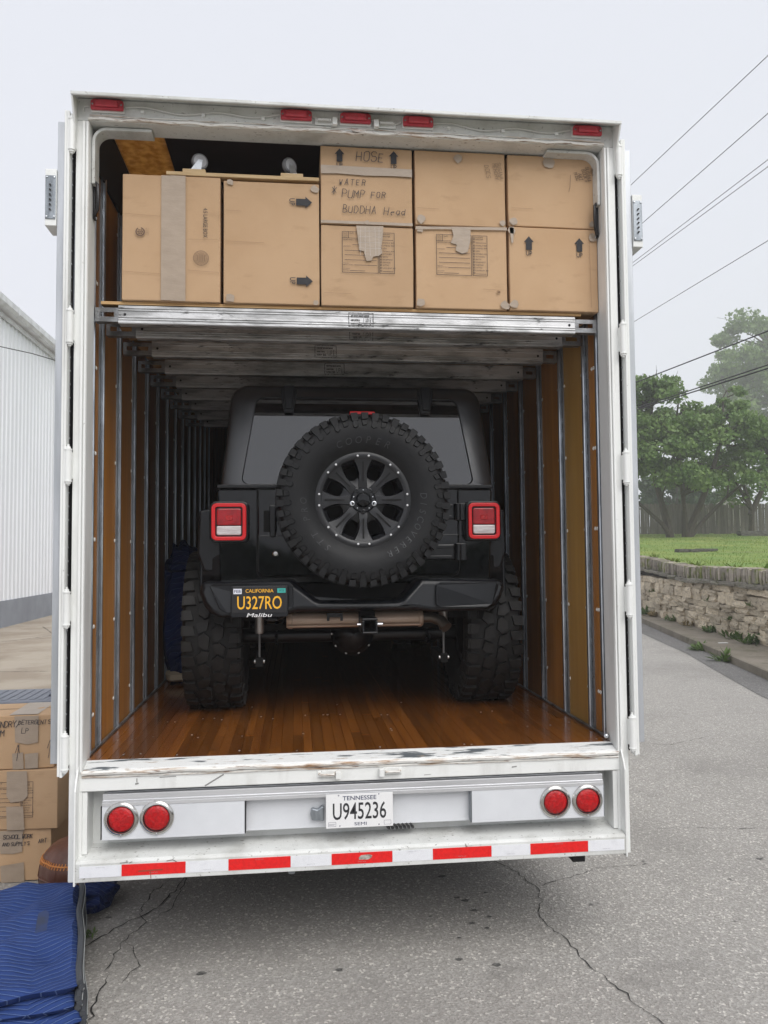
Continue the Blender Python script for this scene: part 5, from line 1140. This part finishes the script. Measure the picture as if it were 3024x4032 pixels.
# padded bundle against the wall beyond the vehicle
def quiltmat(name, c, line, sc=24, zig=.035, per=.16):
    M = bpy.data.materials.new(name); M.use_nodes = True; t = M.node_tree; b = t.nodes['Principled BSDF']; L = t.links.new
    tc = t.nodes.new('ShaderNodeTexCoord'); sp_ = t.nodes.new('ShaderNodeSeparateXYZ'); L(tc.outputs['Object'], sp_.inputs[0])
    def mth(op, a, b_=None):
        k = t.nodes.new('ShaderNodeMath'); k.operation = op
        for i, q in enumerate((a, b_)):
            if q is None: continue
            if isinstance(q, (int, float)): k.inputs[i].default_value = q
            else: L(q, k.inputs[i])
        return k.outputs[0]
    wv = t.nodes.new('ShaderNodeTexNoise'); wv.inputs['Scale'].default_value = 3; L(tc.outputs['Object'], wv.inputs['Vector'])
    zz = mth('MULTIPLY', mth('PINGPONG', sp_.outputs[0], per/2), zig*2/per*2)
    v = mth('ADD', mth('ADD', mth('ADD', sp_.outputs[1], zz), mth('MULTIPLY', sp_.outputs[2], .8)), mth('MULTIPLY', wv.outputs['Fac'], .05))
    fr = mth('FRACT', mth('MULTIPLY', v, sc)); d = mth('ABSOLUTE', mth('SUBTRACT', fr, .5))
    ln = mth('LESS_THAN', d, .045)
    n2 = t.nodes.new('ShaderNodeTexNoise'); n2.inputs['Scale'].default_value = 5; n2.inputs['Detail'].default_value = 5; L(tc.outputs['Object'], n2.inputs['Vector'])
    x0 = t.nodes.new('ShaderNodeMix'); x0.data_type = 'RGBA'; x0.inputs[6].default_value = (*c,1); x0.inputs[7].default_value = (*[k*1.5 for k in c],1); L(n2.outputs['Fac'], x0.inputs[0])
    x = t.nodes.new('ShaderNodeMix'); x.data_type = 'RGBA'; x.inputs[7].default_value = (*line,1); L(mth('MULTIPLY', ln, .75), x.inputs[0]); L(x0.outputs[2], x.inputs[6])
    L(x.outputs[2], b.inputs['Base Color']); b.inputs['Roughness'].default_value = .8; b.inputs['Specular IOR Level'].default_value = .2
    bp = t.nodes.new('ShaderNodeBump'); bp.inputs['Strength'].default_value = .6; bp.inputs['Distance'].default_value = .010
    L(mth('ADD', mth('POWER', mth('MULTIPLY', d, 2), .5) if False else mth('SUBTRACT', 1, mth('POWER', mth('SUBTRACT', 1, mth('MULTIPLY', d, 2)), 3)), mth('MULTIPLY', n2.outputs['Fac'], .8)), bp.inputs['Height']); L(bp.outputs[0], b.inputs['Normal'])
    return M
quilt = quiltmat('blue_quilted_pad', (.016,.036,.130), (.16,.24,.46), 34, .05, .46); quiltd = quiltmat('navy_quilted_pad', (.007,.016,.070), (.05,.08,.18), 30, .05, .46)
def blob(mb, c, r, n=20, m_=14, amp=.15, sc=4, seed=0, sq=1.0):
    def P(i, j):
        a = 2*math.pi*i/n; e = -math.pi/2+math.pi*j/(m_-1); d = Vector((math.cos(a)*math.cos(e), math.sin(a)*math.cos(e), math.sin(e)))
        if sq != 1: d = Vector([math.copysign(abs(k)**sq, k) for k in d])
        k = 1+amp*noise.noise(Vector(d)*sc*.5+Vector((seed*3.1,seed,0)))
        return (c[0]+d.x*r[0]*k, c[1]+d.y*r[1]*k, c[2]+d.z*r[2]*k)
    return mb.grid(P, n, m_, cu=True)
bd = thing('padded_bundle', 'tall dark blue quilted bundle standing by the left wall beside the tyre', 'bundle', (-1.10,2.3,FZ))
blob(MB(), (-1.11,2.30,1.46), (.13,.22,.50), 20, 22, .18, 6, 3, .6).build('quilted_pad', quiltd, bd, smooth=True)
for zz in (1.80, 1.02): blob(MB(), (-1.10,2.295,zz), (.133,.226,.045), 20, 8, .06, 3, 1, .6).build('wrap_tape', beige if zz < 1.5 else quiltd, bd, smooth=True)
# goods far in the trailer nose
sl = thing('stacked_goods', 'dim stack of wrapped goods far in the trailer nose, left of the vehicle', 'goods', (-.85,5.6,FZ))
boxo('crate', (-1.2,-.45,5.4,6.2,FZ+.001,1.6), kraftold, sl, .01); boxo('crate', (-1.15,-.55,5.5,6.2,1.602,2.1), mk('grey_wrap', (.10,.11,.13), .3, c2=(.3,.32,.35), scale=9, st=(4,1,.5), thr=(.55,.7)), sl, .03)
for i in range(3): boxo('slat', (-.95,-.62,5.36,5.395,1.72+i*.06,1.755+i*.06), pine, sl, .003)
# ================================================================== PILE ON THE GROUND AT THE LEFT
def gbox(label, x0, x1, y0, y1, z0, z1, seed, rot): return carton(label, x0, x1, y0, y1, z0, z1, seed, 'cardboard boxes stacked on the ground', rot, kraft, .006)
gA = gbox('top box of the ground stack, marked for laundry detergents', -2.20,-1.712,1.20,1.60,.6465,.958,11,R(1.5))
gB = gbox('middle box of the ground stack, with a printed form', -2.155,-1.668,1.19,1.60,.302,.6445,12,R(-2.5))
gC = gbox('bottom box of the ground stack, marked for school work', -2.20,-1.720,1.20,1.62,.0045,.3005,13,R(1.0))
cA, cB, cC = ORG[gA.name], ORG[gB.name], ORG[gC.name]
q = Decal((0,1.190,0)); q.hand('AUNDRY/', -2.055, .893, .034, .004, .8); q.hand('RM', -2.035, .842, .034, .004, .85); q.hand("DETERGENT'S", -1.912, .905, .024, .0035, .92); q.hand('LP', -1.895, .855, .03, .003); q.hand('^', -1.945, .70, .10, .003); q.hand('^', -1.77, .705, .10, .003); q.build('handwriting', pen, gA)
tape(gA, [(-1.935,.955),(-1.80,.955),(-1.802,.80),(-1.86,.79),(-1.93,.805)], .1912+1); tape(gA, [(-1.945,.74),(-1.885,.745),(-1.88,.65),(-1.94,.648)], 1.1915); tape(gA, [(-1.875,.735),(-1.80,.74),(-1.80,.65),(-1.872,.65)], 1.1912)
q = Decal((-1.95,1.40,.9605), (1,0,0), (0,1,0)); q.rect(-.02,.14,-.19,.19); q.build('top_tape', tapem, gA)
q = Decal((-1.95,1.40,.9602), (1,0,0), (0,1,0)); q.rect(-.24,.235,-.004,.004); q.build('flap_gap', gapm, gA)
q = Decal((0,1.180,0)); form(q, -2.03, .375, .225, .205); q.hand('^', -1.925, .50, .11, .0035); q.build('form_print', ink, gB)
tape(gB, [(-1.955,.640),(-1.84,.640),(-1.835,.50),(-1.86,.47),(-1.93,.462),(-1.955,.50)], 1.1795); tape(gB, [(-1.955,.44),(-1.86,.438),(-1.85,.305),(-1.95,.305)], 1.1795)
q = Decal((0,1.190,0)); q.hand('S/', -2.06, .225, .04, .004, .9); q.hand('SCHOOL WORK', -1.985, .252, .022, .0035, .9); q.hand("AND SUPPLY'S", -1.99, .213, .020, .0032, .88); q.hand('ART', -1.79, .222, .022, .0035, .9); q.build('handwriting', pen, gC)
tape(gC, [(-2.02,.298),(-1.875,.298),(-1.88,.175),(-1.93,.165),(-2.0,.17)], 1.1925); tape(gC, [(-2.0,.10),(-1.87,.115),(-1.865,.004),(-1.995,.004)], 1.1925)
gbox('lower of the two boxes carrying the grey tote behind the stack', -2.25,-1.74,1.66,2.10,.0045,.33,14,0); gbox('box directly under the grey tote, behind the stack', -2.25,-1.75,1.66,2.10,.332,.62,15,R(1))
gD = gbox('shaded box standing behind the stack by the trailer post', -1.645,-1.42,1.75,2.1,.302,.66,16,0); gE = gbox('low box behind the leather pouf, marked with two letters', -1.685,-1.40,1.62,2.05,.0045,.300,17,R(-1))
q = Decal((0,1.610,0)); q.hand('LP', -1.655, .225, .03, .004, 1.1); q.build('handwriting', pen, gE)
# grey plastic tote
to = thing('plastic_tote', 'grey plastic storage tote with a ribbed lid behind the box stack', 'tote', (-2.03,1.88,.6215))
MB().prism([(-2.30,.6225),(-1.80,.6225),(-1.775,.93),(-2.325,.93)], 'y', 1.67, 2.09).build('tub', grey, to, .02)
MB().box(-2.35,-1.755,1.64,2.12,.931,.962).build('lid', grey, to, .012)
q = MB()
for i in range(9): q.box(-2.30+i*.058,-2.265+i*.058,1.69,2.07,.9625,.9655)
q.build('lid_ribs', grey, to, .005); MB().prism([(-1.93,.9632),(-1.90,.999),(-1.80,.999),(-1.768,.9632)], 'y', 1.80, 1.95).build('lid_handle', grey, to, .012)
# leather pouf
po = thing('leather_pouf', 'round brown leather pouf with orange stitching beside the trailer post', 'pouf', (-1.47,.92,.005))
pc, pr_ = (-1.475,.92), (.215,.215,.165)
def pp(a, e, k=1.0): 
    ce, se = math.cos(e), math.sin(e); ce = ce**.75
    rid = 1-.035*abs(math.cos(a*4))**8
    return (pc[0]+pr_[0]*ce*math.cos(a)*k*rid, pc[1]+pr_[1]*ce*math.sin(a)*k*rid, .172+pr_[2]*math.copysign(abs(se)**.85, se)*k)
MB().grid(lambda i, j: pp(2*math.pi*i/64, -math.pi/2+math.pi*j/20), 64, 21, cu=True).build('cushion', leather, po, smooth=True)
for e in (.42, -.02):
    q = MB(); q.tube([pp(2*math.pi*i/60, e, 1.004) for i in range(61)], .0045, 6); q.build('seam', leather if e < 0 else thread, po, smooth=True)
q = MB()
for e in (.42,):
    for i in range(72):
        a = 2*math.pi*i/72; q.tube([pp(a, e-.10, 1.01), pp(a+.03, e+.10, 1.01)], .0030, 5)
q.build('stitching', thread, po)
for k in range(8):
    q = MB(); q.tube([pp(k*math.pi/4+math.pi/8, e, 1.003) for e in [-.9+i*.12 for i in range(12)]], .0028, 5); q.build('panel_seam', leather, po, smooth=True)
# moving blankets
def pad(mb, L_, W_, h, amp=.01, nx=34, ny=40, seed=0, rnd=.045, tilt=0, wav=0):
    def Z(x, y): return amp*1.3*(noise.noise((x*5+seed*3,y*5,seed))*1.4+.6*noise.noise((x*12,y*12+seed,2)))+tilt*y
    def P(i, j, top):
        u, v = i/(nx-1), j/(ny-1); x, y = (u-.5)*L_, (v-.5)*W_
        d = min(u*L_, (1-u)*L_, v*W_, (1-v)*W_); k = math.sqrt(max(0, 1-(1-min(1,d/rnd))**2))
        x += (.012*noise.noise((y*4,seed,1))+.022*noise.noise((y*9,seed,4)))*(2*u-1)+(wav*math.sin(y*7)); y += .045*noise.noise((x*5,seed,7))*(2*v-1)
        return (x, y, (h*.5+(h*.5*k+Z(x,y)*k if top else -h*.5*k)))
    mb.grid(lambda i, j: P(i,j,True), nx, ny); mb.grid(lambda i, j: P(nx-1-i,j,False), nx, ny); return mb
# local x = right, y = away from the camera
BL = []
def blanket(label, x, y, z, L_, W_, h, rot, seed, mat=quilt, tilt=0, amp=.012, edge=True, wav=0):
    t = thing('moving_blanket', label, 'blanket', (x,y,z), rot, 'folded moving blankets on the ground', local=True)
    pad(MB(), L_, W_, h, amp, seed=seed, tilt=tilt, wav=wav).build('quilted_pad', mat, t, smooth=True)
    if edge:
        q = MB(); n = 26
        pts = [(L_/2+.004+.012*noise.noise((((i/n)-.5)*W_*4,seed,1))+wav*math.sin(((i/n)-.5)*W_*7), ((i/n)-.5)*W_*.97, h*.5+tilt*((i/n)-.5)*W_*.6+.006*math.sin(i*.9)) for i in range(n+1)]
        for dz in (-.018,.0,.018):
            q = MB(); q.tube([(p[0]+(.010 if dz == 0 else .004), p[1], p[2]+dz) for p in pts], .013 if dz else .012, 6); q.build('binding', bind, t, smooth=True)
        q = MB(); q.tube([(p[0]+.020, p[1], p[2]+.012) for p in pts], .0018, 4); q.tube([(p[0]+.020, p[1], p[2]-.010) for p in pts], .0018, 4); q.build('binding_stitch', bindlt, t)
    return t
AR = R(14.5)
blanket('bottom grey-bound blanket of the folded pile, lying on the ground', -1.645,-.06,.004,.80,1.10,.062,AR,1,quiltd)
blanket('lower middle folded blue blanket of the pile', -1.650,-.03,.064,.80,1.04,.058,AR+.02,2)
blanket('upper middle folded blue blanket of the pile', -1.655,-.015,.120,.80,1.02,.056,AR-.02,3,wav=.006)
tb_ = blanket('topmost folded blue blanket with a grey smudge', -1.660,.0,.174,.80,1.00,.066,AR,4,tilt=.05,amp=.026)
q = Decal((.26,-.34,.2405), (1,0,0), (0,1,.05)); q.poly([(-.02,-.10),(.022,-.09),(.028,.05),(.012,.085),(-.016,.06)])
# smudge is a worn mark on the cloth
sm = q.build('smudge', mk('grey_smudge', (.020,.028,.060), .85, c2=(.016,.034,.11), scale=14), tb_)
bk = blanket('blue blanket draped over the back of the pile, under the pouf', -1.80,.56,.02,.74,.40,.13,R(8),6,quilt,tilt=.0,amp=.02,edge=False)
q = MB(); q.tube([(.36,-.14,.10),(.34,.0,.12),(.26,.10,.145),(-.1,.02,.15),(-.37,-.06,.14)], .014, 6); q.build('binding', bind, bk, smooth=True)
ru = thing('rumpled_blanket', 'dark blue rumpled blanket bunched on the ground under the bumper corner', 'blanket', (-1.36,.80,.004))
blob(MB(), (-1.385,.80,.085), (.125,.16,.085), 26, 18, .35, 5, 5).build('quilted_pad', quiltd, ru, smooth=True)
fo = thing('foam_block', 'small grey foam block lying on the rumpled blanket under the bumper', 'foam', (-1.33,.92,.15))
MB().prism([(-1.42,.150),(-1.26,.150),(-1.25,.195),(-1.41,.20)], 'y', .86, .99).build('foam', mk('grey_foam', (.12,.125,.13), .9), fo, .012)
v = []
weed('tiny weed in the asphalt crack by the blankets', -1.33, .47, .0, 30, .05, weedm, 'weeds by the kerb and the wall', 2.5)
# ================================================================== AIR
hz = MB().box(-75,105,-46,150,-1.0,46).build('haze', black); hz.data.materials.clear()
HM = bpy.data.materials.new('haze_air'); HM.use_nodes = True; t = HM.node_tree; t.nodes.clear()
vo = t.nodes.new('ShaderNodeVolumePrincipled'); vo.inputs['Density'].default_value = .0022; vo.inputs['Color'].default_value = (.98,.985,.995,1); vo.inputs['Anisotropy'].default_value = .2
ou = t.nodes.new('ShaderNodeOutputMaterial'); t.links.new(vo.outputs[0], ou.inputs['Volume'])
hz.data.materials.append(HM); tag(hz, 'pale fog filling the air', 'haze', kind='stuff')
hz.display_type = 'WIRE'
